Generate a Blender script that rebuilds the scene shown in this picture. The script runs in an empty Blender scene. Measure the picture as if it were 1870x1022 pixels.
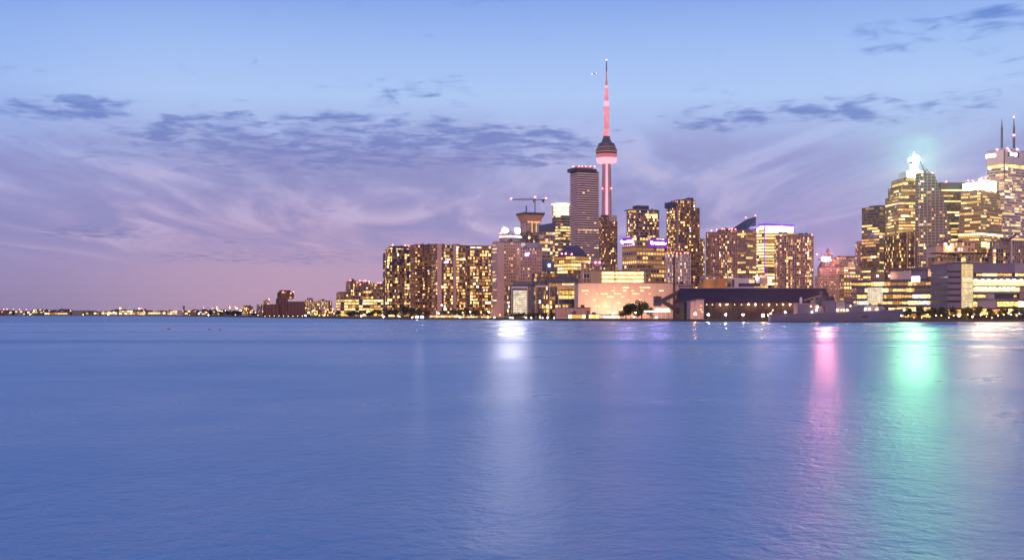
import bpy, math, random
from math import sin, cos, pi, radians
from mathutils import Vector
sc = bpy.context.scene
COL = sc.collection
# photograph space: 1870 x 1022, focal length in photo pixels, principal column, horizon row, eye height, quay height
F = 2100.0; CX = 935.0; HY = 572.0; H = 5.0; G = 1.3

def WX(px, Y): return (px - CX) * Y / F
def WZ(py, Y): return H + (HY - py) * Y / F

# ------------------------------------------------------------------ mesh helpers
class MB:
    def __init__(s): s.v = []; s.f = []; s.m = []
    def face(s, *idx, mi=0): s.f.append(idx); s.m.append(mi)
    def box(s, x0, x1, y0, y1, z0, z1, mi=0):
        n = len(s.v)
        s.v += [(x0, y0, z0), (x1, y0, z0), (x1, y1, z0), (x0, y1, z0), (x0, y0, z1), (x1, y0, z1), (x1, y1, z1), (x0, y1, z1)]
        for q in ((0, 3, 2, 1), (4, 5, 6, 7), (0, 1, 5, 4), (1, 2, 6, 5), (2, 3, 7, 6), (3, 0, 4, 7)):
            s.face(*[n + i for i in q], mi=mi)
    def prism(s, pts, z0, z1, mi=0, top=None):
        n = len(s.v); k = len(pts); top = top or pts
        s.v += [(p[0], p[1], z0) for p in pts] + [(p[0], p[1], z1) for p in top]
        s.face(*[n + i for i in reversed(range(k))], mi=mi)
        s.face(*[n + k + i for i in range(k)], mi=mi)
        for i in range(k):
            j = (i + 1) % k
            s.face(n + i, n + j, n + k + j, n + k + i, mi=mi)
    def slabxz(s, pts, y0, y1, mi=0):           # polygon in x,z (counter-clockwise seen from -y), extruded in y
        n = len(s.v); k = len(pts)
        s.v += [(p[0], y0, p[1]) for p in pts] + [(p[0], y1, p[1]) for p in pts]
        s.face(*[n + i for i in range(k)], mi=mi)
        s.face(*[n + k + i for i in reversed(range(k))], mi=mi)
        for i in range(k):
            j = (i + 1) % k
            s.face(n + j, n + i, n + k + i, n + k + j, mi=mi)
    def lathe(s, prof, n=16, c=(0, 0), mi=0, ph=0.0):
        b = len(s.v)
        for r, z in prof:
            for i in range(n):
                a = ph + 2 * pi * i / n
                s.v.append((c[0] + r * cos(a), c[1] + r * sin(a), z))
        for k in range(len(prof) - 1):
            for i in range(n):
                j = (i + 1) % n
                s.face(b + k * n + i, b + k * n + j, b + (k + 1) * n + j, b + (k + 1) * n + i, mi=mi)
        s.face(*[b + i for i in reversed(range(n))], mi=mi)
        s.face(*[b + (len(prof) - 1) * n + i for i in range(n)], mi=mi)
    def bar(s, a, b, w, h=None, mi=0):
        a = Vector(a); b = Vector(b); h = h or w
        d = (b - a).normalized()
        up = Vector((0, 0, 1)) if abs(d.z) < .95 else Vector((0, 1, 0))
        sx = d.cross(up).normalized() * w / 2; sy = sx.cross(d).normalized() * h / 2
        n = len(s.v)
        for p in (a, b):
            s.v += [tuple(p - sx - sy), tuple(p + sx - sy), tuple(p + sx + sy), tuple(p - sx + sy)]
        for q in ((0, 1, 2, 3), (7, 6, 5, 4), (0, 4, 5, 1), (1, 5, 6, 2), (2, 6, 7, 3), (3, 7, 4, 0)):
            s.face(*[n + i for i in q], mi=mi)
    def ball(s, c, r, n=10, m=6, mi=0, sz=1.0):
        prof = [(max(1e-3, r * sin(pi * k / m)), c[2] - sz * r * cos(pi * k / m)) for k in range(m + 1)]
        s.lathe(prof, n, (c[0], c[1]), mi)
    def mesh(s, name, mats, smooth=False):
        me = bpy.data.meshes.new(name)
        me.from_pydata(s.v, [], s.f)
        for m in (mats if isinstance(mats, (list, tuple)) else [mats]): me.materials.append(m)
        if any(s.m): me.polygons.foreach_set('material_index', s.m)
        if smooth: me.polygons.foreach_set('use_smooth', [True] * len(s.f))
        me.update()
        return me
    def build(s, name, mats, parent=None, smooth=False, loc=None):
        return link(name, s.mesh(name, mats, smooth), parent, loc)

def link(name, data, parent=None, loc=None, rz=0.0, scale=None):
    o = bpy.data.objects.new(name, data); COL.objects.link(o)
    if parent: o.parent = parent
    if loc is not None: o.location = loc
    if rz: o.rotation_euler = (0, 0, rz)
    if scale: o.scale = scale
    return o

def tag(o, label, cat, group=None):
    o['label'] = label; o['category'] = cat
    if group: o['group'] = group
    return o

def empty(name, label, cat, loc, rz=0.0, group=None):
    return tag(link(name, None, None, loc, rz), label, cat, group)

def struct(name, mb, m, kind='structure', smooth=False):
    o = mb.build(name, m, None, smooth); o['kind'] = kind
    return o

# ------------------------------------------------------------------ materials
def lin(c):
    return tuple(((x / 255.) / 12.92 if x / 255. <= .04045 else ((x / 255. + .055) / 1.055) ** 2.4) for x in c) + (1.0,)

def newmat(name):
    m = bpy.data.materials.new(name); m.use_nodes = True
    nt = m.node_tree; nt.nodes.clear()
    out = nt.nodes.new('ShaderNodeOutputMaterial')
    return m, nt, out

def pm(name, col, rough=.75, metal=0.0, var=.22, scale=.12, spec=.4):
    m, nt, out = newmat(name)
    b = nt.nodes.new('ShaderNodeBsdfPrincipled')
    b.inputs['Roughness'].default_value = rough; b.inputs['Metallic'].default_value = metal
    b.inputs['Specular IOR Level'].default_value = spec
    geo = nt.nodes.new('ShaderNodeNewGeometry')
    ns = nt.nodes.new('ShaderNodeTexNoise'); ns.inputs['Scale'].default_value = scale
    ns.inputs['Detail'].default_value = 5; ns.inputs['Roughness'].default_value = .65
    nt.links.new(geo.outputs['Position'], ns.inputs['Vector'])
    mx = nt.nodes.new('ShaderNodeMix'); mx.data_type = 'RGBA'
    mx.inputs['A'].default_value = tuple(c * (1 - var) for c in col[:3]) + (1,)
    mx.inputs['B'].default_value = tuple(min(1, c * (1 + var)) for c in col[:3]) + (1,)
    nt.links.new(ns.outputs['Fac'], mx.inputs['Factor'])
    nt.links.new(mx.outputs['Result'], b.inputs['Base Color'])
    nt.links.new(b.outputs[0], out.inputs[0])
    return m

def em(name, col, strength, sample=True, var=0.0, scale=.5):
    m, nt, out = newmat(name)
    e = nt.nodes.new('ShaderNodeEmission')
    e.inputs['Color'].default_value = tuple(col[:3]) + (1,); e.inputs['Strength'].default_value = strength
    if var:
        geo = nt.nodes.new('ShaderNodeNewGeometry')
        ns = nt.nodes.new('ShaderNodeTexNoise'); ns.inputs['Scale'].default_value = scale; ns.inputs['Detail'].default_value = 3
        nt.links.new(geo.outputs['Position'], ns.inputs['Vector'])
        mr = nt.nodes.new('ShaderNodeMapRange')
        mr.inputs['From Min'].default_value = .3; mr.inputs['From Max'].default_value = .7
        mr.inputs['To Min'].default_value = strength * (1 - var); mr.inputs['To Max'].default_value = strength * (1 + var)
        nt.links.new(ns.outputs['Fac'], mr.inputs['Value']); nt.links.new(mr.outputs[0], e.inputs['Strength'])
    nt.links.new(e.outputs[0], out.inputs[0])
    if not sample: m.cycles.emission_sampling = 'NONE'
    return m

M = dict(
    gblue=pm('blue_glass', (.022, .032, .085), .16, 0, .3, .3, .7),
    gdark=pm('dark_glass', (.035, .024, .028), .16, 0, .3, .3, .6),
    gbrown=pm('brown_glass', (.04, .022, .022), .2, 0, .3, .3, .5),
    gold=pm('spill_gold_glass', (.17, .10, .05), .2, 0, .3, .3, .5),  # spill of interior light is put into this base colour
    pink=pm('pink_concrete', (.50, .29, .24), .85),
    rose=pm('rose_concrete', (.42, .25, .24), .85),
    brown=pm('brown_concrete', (.22, .11, .085), .85),
    dbrown=pm('dark_brown_brick', (.10, .045, .038), .85),
    brick=pm('red_brick', (.17, .07, .065), .85),
    beige=pm('beige_concrete', (.42, .29, .17), .85),
    tan=pm('tan_concrete', (.30, .20, .13), .85),
    slate=pm('slate_panels', (.15, .11, .175), .7),
    grey=pm('grey_concrete', (.26, .235, .27), .8),
    mauve=pm('mauve_cladding', (.26, .20, .25), .75),
    lgrey=pm('pale_concrete', (.50, .42, .45), .8),
    white=pm('white_cladding', (.66, .60, .60), .7),
    dark=pm('dark_cladding', (.045, .032, .048), .7),
    navy=pm('navy_cladding', (.045, .038, .10), .6),
    roof=pm('roof_gravel', (.12, .09, .10), .95),
    steel=pm('dark_steel', (.06, .05, .065), .5, .6),
    shed=pm('shed_roofing', (.034, .018, .044), .85, 0, .3, .08, .15),
    rust=pm('rusty_steel', (.075, .03, .024), .8),
    orange=pm('orange_formwork', (.55, .22, .06), .8),
    tank=pm('ochre_tank', (.55, .27, .07), .75),
    tower=pm('tower_concrete', (.42, .26, .25), .85),
    pod=pm('pod_cladding', (.085, .05, .075), .5, .3),
    blush=pm('blush_balconies', (.66, .45, .42), .75),
    redpaint=pm('salmon_cladding', (.62, .40, .30), .85, 0, .25, .07),
    hull=pm('warship_grey', (.12, .10, .16), .55, 0, .15, .2),
    hullp=pm('pale_warship_grey', (.30, .25, .26), .6),
    water_line=pm('boot_topping', (.02, .015, .02), .6),
    bark=pm('bark', (.06, .04, .03), .95),
    leafd=pm('dark_leaves', (.030, .034, .018), .8, 0, .5, .6),
    leaf=pm('leaves', (.05, .055, .02), .8, 0, .5, .6),
    stone=pm('quay_stone', (.10, .075, .06), .9, 0, .4, .5),
    pave=pm('paving', (.20, .15, .12), .9, 0, .3, .3),
    land=pm('city_ground', (.07, .055, .05), .95, 0, .4, .02),
    copper=pm('old_copper', (.16, .11, .08), .8),
    yellow=pm('crane_yellow', (.30, .20, .05), .6),
)
WCOL = [((1, .52, .14), 1.1), ((1, .58, .18), 1.8), ((1, .64, .25), 2.8), ((1, .44, .11), .5), ((.92, .86, .80), 1.5), ((1, .74, .38), 4.2), ((1, .37, .10), .19)]
WMAT = [em('lit_window_%s' % n, c, s, False, .75, 1.1) for n, (c, s) in zip(('amber', 'warm', 'bright', 'dim', 'cool', 'glaring', 'ember'), WCOL)]
E = dict(
    red=em('red_beacon_light', (1, .10, .10), 30, False),
    warm=em('warm_bulb', (1, .50, .14), 220),
    orange=em('sodium_bulb', (1, .38, .07), 520),
    white=em('white_bulb', (1, .93, .80), 420),
    cool=em('cool_bulb', (.75, .95, 1), 420),
    small=em('small_warm_bulb', (1, .50, .13), 14, False),
    fars=em('far_amber_bulb', (1, .44, .08), 12, False), farw=em('far_white_bulb', (1, .80, .50), 16, False), farr=em('far_red_bulb', (1, .10, .07), 12, False), refl=em('reflection_strip', (1, .70, .38), 300),
    smallw=em('small_white_bulb', (1, .84, .58), 40, False),
    smallr=em('small_red_bulb', (1, .12, .10), 40, False),
    flood=em('white_floodlight', (.96, .93, 1), 400),
    green=em('green_sign_light', (.33, 1, .43), 1300),
    green2=em('green_sign_flank', (.20, 1, .58), 90),
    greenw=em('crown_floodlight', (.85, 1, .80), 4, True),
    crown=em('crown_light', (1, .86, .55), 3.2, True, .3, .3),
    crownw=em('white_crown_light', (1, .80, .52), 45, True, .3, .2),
    pinksign=em('red_sign_light', (1, .28, .36), 2600),
    purple=em('violet_sign_glow', (.28, .04, .90), 1.0),
    violet=em('violet_strip_light', (.30, .06, .95), 1.1),
    bluew=em('blue_white_panel', (.50, .42, 1), 26),
    whites=em('white_letters', (.42, .24, 1), 190),
    pink=em('pink_mast_glow', (1, .30, .38), 1.05, True, .35, .08),
    pinkw=em('bright_pink_glow', (1, .38, .46), 1.7),
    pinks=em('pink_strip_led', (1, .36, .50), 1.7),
    ribbon=em('lit_ribbon', (1, .68, .27), 2.6, True, .45, .35),
    ribbonb=em('bright_lit_ribbon', (1, .64, .30), 1.9, True, .35, .35),
    stair=em('lit_stair_glass', (1, .72, .33), 1.05, True, .25, .4),
    cube=em('lit_glass_box', (1, .86, .55), 1.0, True, .5, .35),
    screen=em('white_screen', (1, .95, 1), 12),
)
UNIT = []
for k, m in enumerate(WMAT):
    q = MB(); q.box(-.5, .5, -.5, .5, -.5, .5); UNIT.append(q.mesh('window', m))
q = MB(); q.ball((0, 0, 0), 1, 8, 5); BEACON = q.mesh('beacon', E['red'])

# ------------------------------------------------------------------ buildings
class Bld:
    """a building whose near corner stands at photo column xC, depth Y; front runs right to xR, left flank runs back to xL"""
    def __init__(s, name, label, cat, xL, xC, xR, Y, th=.3, D=None, group=None, seed=None, core='gdark', frame='brown', roof='roof'):
        s.c, s.s = cos(th), sin(th); s.Y = Y; s.X = WX(xC, Y); s.th = th; s.name = name
        s.W = s.lx(xR)
        if D is None:
            k = (xL - CX) / F
            D = (s.X - k * Y) / (s.s + k * s.c)
            if not 3 < D < 120: print('DEPTH?', label, round(D, 1))
            D = min(max(D, 8), 90)
        s.D = D
        s.root = empty(name, label, cat, (s.X, s.Y, G), th, group)
        s.rng = random.Random(seed if seed is not None else label)
        s.core, s.frame, s.roofm, s.win, s.tops = MB(), MB(), MB(), [], []
        s.mat = [core, frame, roof]
    def lx(s, px, ly=0.0):
        k = (px - CX) / F
        return (k * (s.Y + ly * s.c) - s.X + ly * s.s) / (s.c - k * s.s)
    def lyl(s, px, lx=0.0):                     # local y on the left flank seen at column px
        k = (px - CX) / F
        return ((s.X + lx * s.c) - k * (s.Y + lx * s.s)) / (s.s + k * s.c)
    def z(s, py, lx=0.0, ly=0.0):
        return WZ(py, s.Y + lx * s.s + ly * s.c) - G
    def S(s, pa=None, pb=None, top=0, y0=0.0, y1=None, base=None, **k):
        x0 = 0.0 if pa is None else s.lx(pa, y0)
        x1 = s.W if pb is None else s.lx(pb, y0)
        y1 = s.D if y1 is None else y1
        z1 = s.z(top, x0, y0); z0 = 0.0 if base is None else s.z(base, x0, y0)
        return s.sec(x0, x1, y0, y1, z0, z1, **k)
    def sec(s, x0, x1, y0, y1, z0, z1, fh=3.1, bay=3.6, slab=.3, pier=.2, pr=.35, pp=.28, mode='condo', p=.28, faces='FL',
            pe=1, core=True, par=.6, wmix=(5, 6, 3, 5, .7, .4), skip=None, frame=True, ember=.5):
        r = s.rng
        if core: s.core.box(x0, x1, y0, y1, z0, z1)
        if mode == 'condo': bay *= .82; p *= 1.3
        n = max(1, round((z1 - z0) / fh)); fh = (z1 - z0) / n
        nf = max(1, round((x1 - x0) / bay)); nl = max(1, round((y1 - y0) / bay))
        bf = (x1 - x0) / nf; bl = (y1 - y0) / nl
        if frame:
            for i in range(n):
                if slab > 0:
                    s.frame.box(x0 - pr, x1 + pr, y0 - pr, y1 + pr, z0 + i * fh, z0 + (i + slab) * fh)
            if pier > 0:
                w = pier * bf / 2
                for j in range(0, nf + 1, pe):
                    xx = x0 + j * bf
                    s.frame.box(xx - w, xx + w, y0 - pp, y0 + .1, z0 + .02, z1)
                    s.frame.box(xx - w, xx + w, y1 - .1, y1 + pp, z0 + .02, z1)
                w = pier * bl / 2
                for j in range(0, nl + 1, pe):
                    yy = y0 + j * bl
                    s.frame.box(x0 - pp, x0 + .1, yy - w, yy + w, z0 + .02, z1)
                    s.frame.box(x1 - .1, x1 + pp, yy - w, yy + w, z0 + .02, z1)
        s.roofm.box(x0 - pr - .05, x1 + pr + .05, y0 - pr - .05, y1 + pr + .05, z1 + .01, z1 + par)
        ks = range(len(wmix))
        for fc in faces:
            nb, bw = (nf, bf) if fc in 'FB' else (nl, bl)
            colw = [r.choice((.15, .5, .9, 1.3, 1.9)) for _ in range(nb)]
            for i in range(n):
                za = z0 + (i + slab) * fh + .03; zb = z0 + (i + 1) * fh - .05
                cells = []
                if mode == 'office':
                    q = r.choice((0, .1, .25, .6, .9, 1)) if p is None else (p if r.random() > .12 else r.random())
                    on = r.random() < q
                    for j in range(nb):
                        if r.random() < .35: on = r.random() < q
                        cells.append(on)
                elif mode == 'full': cells = [r.random() < p for _ in range(nb)]
                else: cells = [r.random() < p * colw[j] for j in range(nb)]
                j = 0
                while j < nb:
                    if not cells[j]: j += 1; continue
                    j1 = j + 1
                    if mode == 'office' or (mode == 'condo' and r.random() < .35):
                        lim = r.randint(2, 7) if mode == 'office' else 2
                        while j1 < nb and cells[j1] and j1 - j < lim: j1 += 1
                    a = j * bw + pier * bw / 2; b = j1 * bw - pier * bw / 2
                    zz = zb
                    if mode == 'condo':
                        t = r.random()
                        if t < .4: b = a + (b - a) * r.uniform(.4, .75)
                        elif t < .65: a = b - (b - a) * r.uniform(.4, .75)
                        elif t < .8: zz = za + (zb - za) * r.uniform(.5, .8)
                    k = r.choices(ks, wmix)[0]
                    if not (skip and skip(fc, (a + b) / 2, (za + zz) / 2)):
                        s.addwin(fc, x0, x1, y0, y1, a, b, za, zz, k)
                    j = j1
                if mode in ('condo', 'office') and ember and (p is None or p > 0):
                    for j in range(nb):
                        if not cells[j] and r.random() < ember:
                            s.addwin(fc, x0, x1, y0, y1, j * bw + pier * bw / 2 + .1, (j + 1) * bw - pier * bw / 2 - .1, za, zb - .1, 6)
        s.tops.append((x0, x1, y0, y1, z1 + par))
        return n, fh
    def addwin(s, fc, x0, x1, y0, y1, a, b, za, zb, k, off=.07):
        cz = (za + zb) / 2; h = zb - za; w = b - a; m = (a + b) / 2
        if w < .1 or h < .1: return
        if fc == 'F': s.win.append((x0 + m, y0 - off, cz, w, .12, h, k, 0))
        elif fc == 'B': s.win.append((x0 + m, y1 + off, cz, w, .12, h, k, 0))
        elif fc == 'L': s.win.append((x0 - off, y0 + m, cz, .12, w, h, k, 0))
        else: s.win.append((x1 + off, y0 + m, cz, .12, w, h, k, 0))
    def part(s, name, mb, mat, smooth=False):
        return mb.build(name, M[mat] if isinstance(mat, str) else mat, s.root, smooth)
    def boxp(s, name, pa, pb, top, base, y0, y1, mat):
        x0 = s.lx(pa, y0); x1 = s.lx(pb, y0)
        b = MB(); b.box(x0, x1, y0, y1, s.z(base, x0, y0), s.z(top, x0, y0))
        return s.part(name, b, mat)
    def beacon(s, px, py, ly=1.0, r=.55):
        x = s.lx(px, ly)
        return link('beacon', BEACON, s.root, (x, ly, s.z(py, x, ly)), 0, (r, r, r))
    def done(s, limit=100):
        if s.core.f: s.part('body', s.core, s.mat[0])
        if s.frame.f: s.part('facade', s.frame, s.mat[1])
        if s.roofm.f: s.part('roof', s.roofm, s.mat[2])
        w = sorted(s.win, key=lambda t: (t[6] == 6, -(t[3] + t[4]) * t[5]))
        if s.tops and s.name not in ('low_hall', 'pavilion', 'storage_shed', 'shelter', 'domed_office', 'chateau_hotel'):
            x0, x1, y0, y1, z1 = max(s.tops, key=lambda t: t[4])
            if x1 - x0 > 8 and y1 - y0 > 8:
                for k in range(s.rng.randint(3, 6)):
                    a, b_, c_ = s.rng.uniform(1.0, 2.6), s.rng.uniform(1, 2.2), s.rng.uniform(.8, 2.4)
                    x = s.rng.uniform(x0 + 1, x1 - 3.8); y = s.rng.uniform(y0 + .6, y0 + 4)
                    q = MB(); q.box(x, x + a, y, y + b_, z1 - .2 - .01 * k, z1 + c_); s.part('rooftop_unit', q, s.mat[2] if k % 2 else 'steel')
        for (x, y, z, a, b, c, k, rz) in w[:limit]:
            link('window', UNIT[k], s.root, (x, y, z), rz, (a, b, c))
        if len(w) > limit:
            mb = MB()
            for (x, y, z, a, b, c, k, rz) in w[limit:]:
                if rz:
                    u = Vector((cos(rz), sin(rz), 0)) * a / 2
                    mb.bar((x - u.x, y - u.y, z), (x + u.x, y + u.y, z), b, c, k)
                else: mb.box(x - a / 2, x + a / 2, y - b / 2, y + b / 2, z - c / 2, z + c / 2, k)
            o = mb.build('window', WMAT, s.root); o['kind'] = 'stuff'
        return s

def text_mesh(body, size, mat, extrude=.15):
    cu = bpy.data.curves.new('lettering', 'FONT'); cu.body = body; cu.size = size; cu.extrude = extrude
    cu.align_x = 'CENTER'; cu.align_y = 'CENTER'; cu.resolution_u = 2
    o = bpy.data.objects.new('lettering', cu); COL.objects.link(o)
    dg = bpy.context.evaluated_depsgraph_get()
    me = bpy.data.meshes.new_from_object(o.evaluated_get(dg))
    bpy.data.objects.remove(o); bpy.data.curves.remove(cu)
    me.materials.clear(); me.materials.append(mat)
    return me
# ------------------------------------------------------------------ towers and blocks, left to right
# silos
b = Bld('silo_building', 'windowless dark red silo block with a taller head house, alone on the left shore', 'silo', 481, 484, 556, 1480, .25, core='brick', frame='dbrown')
ST = dict(slab=0, pier=.35, bay=4.2, pr=.2, pp=.35, mode='none', faces='', fh=6)
b.S(None, 509, 556, **ST); b.S(508.5, 525, 545, 2, **ST); b.S(525, None, 551, -2, **ST); b.S(511, 524.5, 533, 6, **ST)
b.S(524.5, 536.5, 534, 5, b.D - 3, 545, slab=.3, pier=.2, bay=3, p=.25)
b.boxp('penthouse', 513, 531, 529.5, 536, 7, b.D - 4, 'dbrown'); b.beacon(517, 533, 5); b.beacon(536, 533, 4)
b.addwin('F', b.lx(514), 0, 5, 0, 0, 6, b.z(535.5), b.z(532.5), 3); b.done()
# small far condos round the silos
def smallblock(x0, x1, top, Y, label, core='gdark', frame='brown', p=.3, red=(), pent=None, **k):
    b = Bld('apartment_block', label, 'building', x0, x0 + (x1 - x0) * .3, x1, Y, .55, D=22, core=core, frame=frame, group='small blocks on the left shore')
    st = dict(fh=3.2, bay=3.4, p=p); st.update(k)
    b.S(None, None, top, **st)
    if pent: b.boxp('penthouse', pent[0], pent[1], pent[2], top - .3, 3, 12, frame)
    for (rx, ry) in red: b.beacon(rx, ry, 2, .8)
    return b.done(60)
smallblock(474, 481, 556, 2100, 'thin pointed grey tower with a sloping top, left of the silos', 'gblue', 'mauve', .1, [(480, 553.5)])
smallblock(486, 492, 550, 1900, 'slim lit tower with a red lamp on top, behind the low end of the silos', 'gdark', 'rose', .4, [(491.5, 546)], (488, 491, 547))
smallblock(553, 561, 555, 1750, 'narrow grey block just right of the silos', 'gdark', 'mauve', .35)
smallblock(563, 572, 548, 1800, 'tallest of the small lit blocks between the silos and the terraced building', 'gblue', 'grey', .5, (), (564.5, 571, 543.5))
smallblock(573, 583, 551, 1750, 'flat topped cream block covered in lit windows, right of the narrow tall one', 'gdark', 'beige', .6)
smallblock(584, 597, 549, 1850, 'wide pale block with a bright white roof lamp, middle of the small lit cluster', 'gdark', 'lgrey', .55, (), (588, 593, 547.5))
smallblock(597, 606, 551, 1900, 'brownish block with a dark roof box, near the right end of the small lit cluster', 'gbrown', 'brown', .5, (), (599, 605, 549))
smallblock(556, 610, 567, 1500, 'long low amber lit building at the water, right of the silos', 'gold', 'tan', .5, ())
smallblock(449, 462, 560, 1900, 'low dark block with an amber front, left of the silos', 'gbrown', 'brown', .4, ())
smallblock(446, 454, 558, 2300, 'pale lit block with a bright cornice far left of the silos', 'gdark', 'beige', .6)
# terraced building
b = Bld('terraced_building', 'terraced yellow lit building stepping up to three towers with red roof lamps', 'building', 614, 622, 702, 1290, .28, core='gdark', frame='tan')
b.S(None, None, 547, bay=4.2, fh=3.4, slab=.32, pier=.12, mode='full', p=.8, wmix=(3, 6, 4, 1, 0, .5))
ST = dict(bay=3.6, fh=3.2, slab=.35, pier=.3, p=.25)
b.S(622.5, 640, 533.5, 3, base=547, **ST); b.S(639, 702, 529, 5, base=547, **ST)
b.S(639.5, 655, 513.5, 6, base=529, frame=True, **ST); b.S(659, 676, 515, 8, base=529, **ST); b.S(678, 699, 518, 7, base=529, **ST)
b.S(663, 678, 531, 1, base=547, bay=3, fh=3.2, slab=.3, pier=.15, mode='full', p=.7)
for x, y in ((640, 512.5), (640, 527), (657, 512.5), (660, 518), (664, 513), (668, 512.5), (674, 513.5), (681, 519), (690, 517), (695, 516.5), (658, 519)): b.beacon(x, y, 8.5)
b.done()
# blue glass condo
b = Bld('apartment_tower', 'dark blue glass apartment tower with a stepped left shoulder, leftmost of the tall towers', 'tower', 700, 707, 752, 1150, .33, core='gblue', frame='navy')
ST = dict(fh=3.0, bay=3.2, slab=.18, pier=.12, p=.42, pr=.3)
b.S(None, None, 462, **ST); b.S(709, None, 456, 1.2, base=462, **ST); b.S(713, 752, 452, 2.4, base=456, **ST)
b.boxp('penthouse', 717, 746, 448.5, 452, 4, 20, 'dark')
for x, y in ((717, 447.5), (740, 448), (745, 448.5)): b.beacon(x, y, 5)
b.done()
# brown grid condo and slab with piers
b = Bld('apartment_tower', 'brown gridded apartment tower with a dark flank, right of the blue glass tower', 'tower', 750, 758, 793, 1110, .33, core='gbrown', frame='brown')
b.S(None, None, 447.5, fh=2.9, bay=3.0, slab=.3, pier=.22, p=.3, pr=.5, pp=.5, skip=lambda f, a, z: z > 57 and a > 5)
b.boxp('penthouse', 760, 790, 445.5, 447.2, 5, 18, 'mauve'); b.done()
b = Bld('apartment_slab', 'wide brown apartment slab with two full height blank concrete piers and a violet round sign', 'building', 789, 796, 902, 1045, .22, core='gbrown', frame='brown')
b.S(None, 810, 446, fh=2.9, bay=3.4, slab=.28, pier=.2, p=.3, pr=.4)
b.S(810, 850, 448, 1.0, base=None, fh=2.9, bay=3.4, slab=.28, pier=.18, p=.42, pr=.4)
b.S(836, 902, 457, 1.6, fh=2.9, bay=3.55, slab=.28, pier=.18, p=.42, pr=.4, pp=.45)
b.S(836, 902, 449, 1.6, base=457, fh=4.2, bay=6.5, slab=.55, pier=.25, p=.5, wmix=(1, 3, 5, 0, 0, 2))
b.boxp('pier', 798.5, 806.5, 445, 577, -1.2, 8, 'pink'); b.boxp('pier', 828, 833.5, 447, 565, -.6, 6, 'rose')
b.boxp('penthouse', 788.5, 812, 445, 447.6, 4, 16, 'mauve'); b.boxp('penthouse', 829, 840, 445.2, 450, 5, 14, 'mauve'); b.boxp('penthouse', 815, 840, 447, 449, 5, 14, 'mauve')
x = b.lx(815.5); sg = MB(); sg.lathe([(2.2, -.25), (2.2, .25)], 16); so = sg.build('sign', E['purple'], b.root, loc=(x, -.3, b.z(478, x))); so.rotation_euler = (pi / 2, 0, 0)
lt = MB(); lt.box(-1.2, -.3, -.6, .6, .28, .4); lt.box(.1, 1.0, .3, .7, .28, .4); lt.box(.1, 1.0, -.6, -.2, .28, .4); lt.build('lettering', E['whites'], so)
b.done()
# end wall with flared foot
b = Bld('apartment_slab', 'tall blank pink end wall with a flared foot and a balconied blue flank', 'building', 899, 909, 921, 1000, .5, core='pink', frame='mauve')
b.core.box(0, b.W, 0, b.D, 0, b.z(443))
n, fh = 42, b.z(443) / 42
for i in range(8, n): b.frame.box(-.7, -.003, .3, b.D - .3, i * fh, i * fh + .35 * fh)
rng = b.rng
for i in range(9, n):
    if rng.random() < .3: b.addwin('L', 0, 0, 0, 0, 1 + rng.random() * (b.D - 5), b.D - 1, i * fh + .45 * fh, (i + 1) * fh - .1, rng.randrange(3))
b.core.slabxz([(b.lx(893), 0), (b.lx(929), 0), (b.W - .1, b.z(548)), (.1, b.z(548))], -2.0, -.004)
b.boxp('penthouse', 906, 913, 440.5, 443, 2, 8, 'mauve'); b.done()
# twin hotel towers
b = Bld('hotel_tower', 'pink hotel tower with a round rooftop drum and two glaring white floodlights', 'tower', 900, 912, 953, 1060, .3, core='rose', frame='pink')
HT = dict(fh=2.95, bay=2.7, slab=.48, pier=.5, pr=.12, pp=.12, p=.12, wmix=(3, 5, 4, 2, .3, .3))
b.mat[0] = 'gdark'; b.S(None, None, 441.5, **HT)
cx, cy = b.lx(931, 12), 12.0; r = (b.lx(950, 12) - b.lx(912, 12)) / 2
dr = MB(); dr.lathe([(r * .95, b.z(441.8)), (r * .95, b.z(435)), (r, b.z(434.6)), (r, b.z(427)), (r * .55, b.z(426.4)), (r * .3, b.z(424)), (.5, b.z(418))], 28, (cx, cy)); b.part('rooftop_drum', dr, 'mauve', False)
for k in range(14):
    a = -pi * (k + .7) / 14.5
    w = MB(); w.ball((cx + (r + .1) * cos(a), cy + (r + .1) * sin(a), b.z(431)), .8, 6, 4); w.build('window', WMAT[5], b.root)
for px in (922, 944.5):
    fl = MB(); x = b.lx(px, 1.5); fl.box(x - 2.4, x + 2.4, .6, 1.8, b.z(424.5), b.z(415.8)); f = b.part('floodlight', fl, 'steel'); fl = MB(); fl.lathe([(2.3, -.1), (2.3, .1)], 18); lo = fl.build('lamp_lens', E['flood'], f, loc=(x, .45, b.z(420.2))); lo.rotation_euler = (pi / 2, 0, 0)
    pl = MB(); pl.bar((x, 1.8, b.z(427)), (x, 1.8, b.z(420)), .5); pl.build('bracket', M['steel'], f)
b.beacon(914, 426, 1); b.done()
b = Bld('hotel_tower', 'lower pink hotel tower with a small violet sign near its top', 'tower', 944, 950, 989, 1045, .3, core='gdark', frame='pink')
b.S(None, None, 453, **HT)
b.boxp('penthouse', 959, 983, 443, 452.6, 5, 18, 'mauve')
x = b.lx(963); z = b.z(464.5, x); sp = MB(); sp.box(x - 2.3, x + 2.3, -.5, -.2, z - 2.0, z + 2.0); so = b.part('sign', sp, E['purple'])
lt = MB(); lt.box(x - 1.9, x - 1.2, -.62, -.52, z - 1.2, z + .2); lt.box(x - .9, x - .4, -.62, -.52, z - .9, z + 1.4); lt.box(x - .4, x + .5, -.62, -.52, z - .9, z - .4); lt.box(x + .5, x + 1.7, -.62, -.52, z + .6, z + 1.1); lt.build('lettering', E['whites'], so)
b.done()
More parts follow.
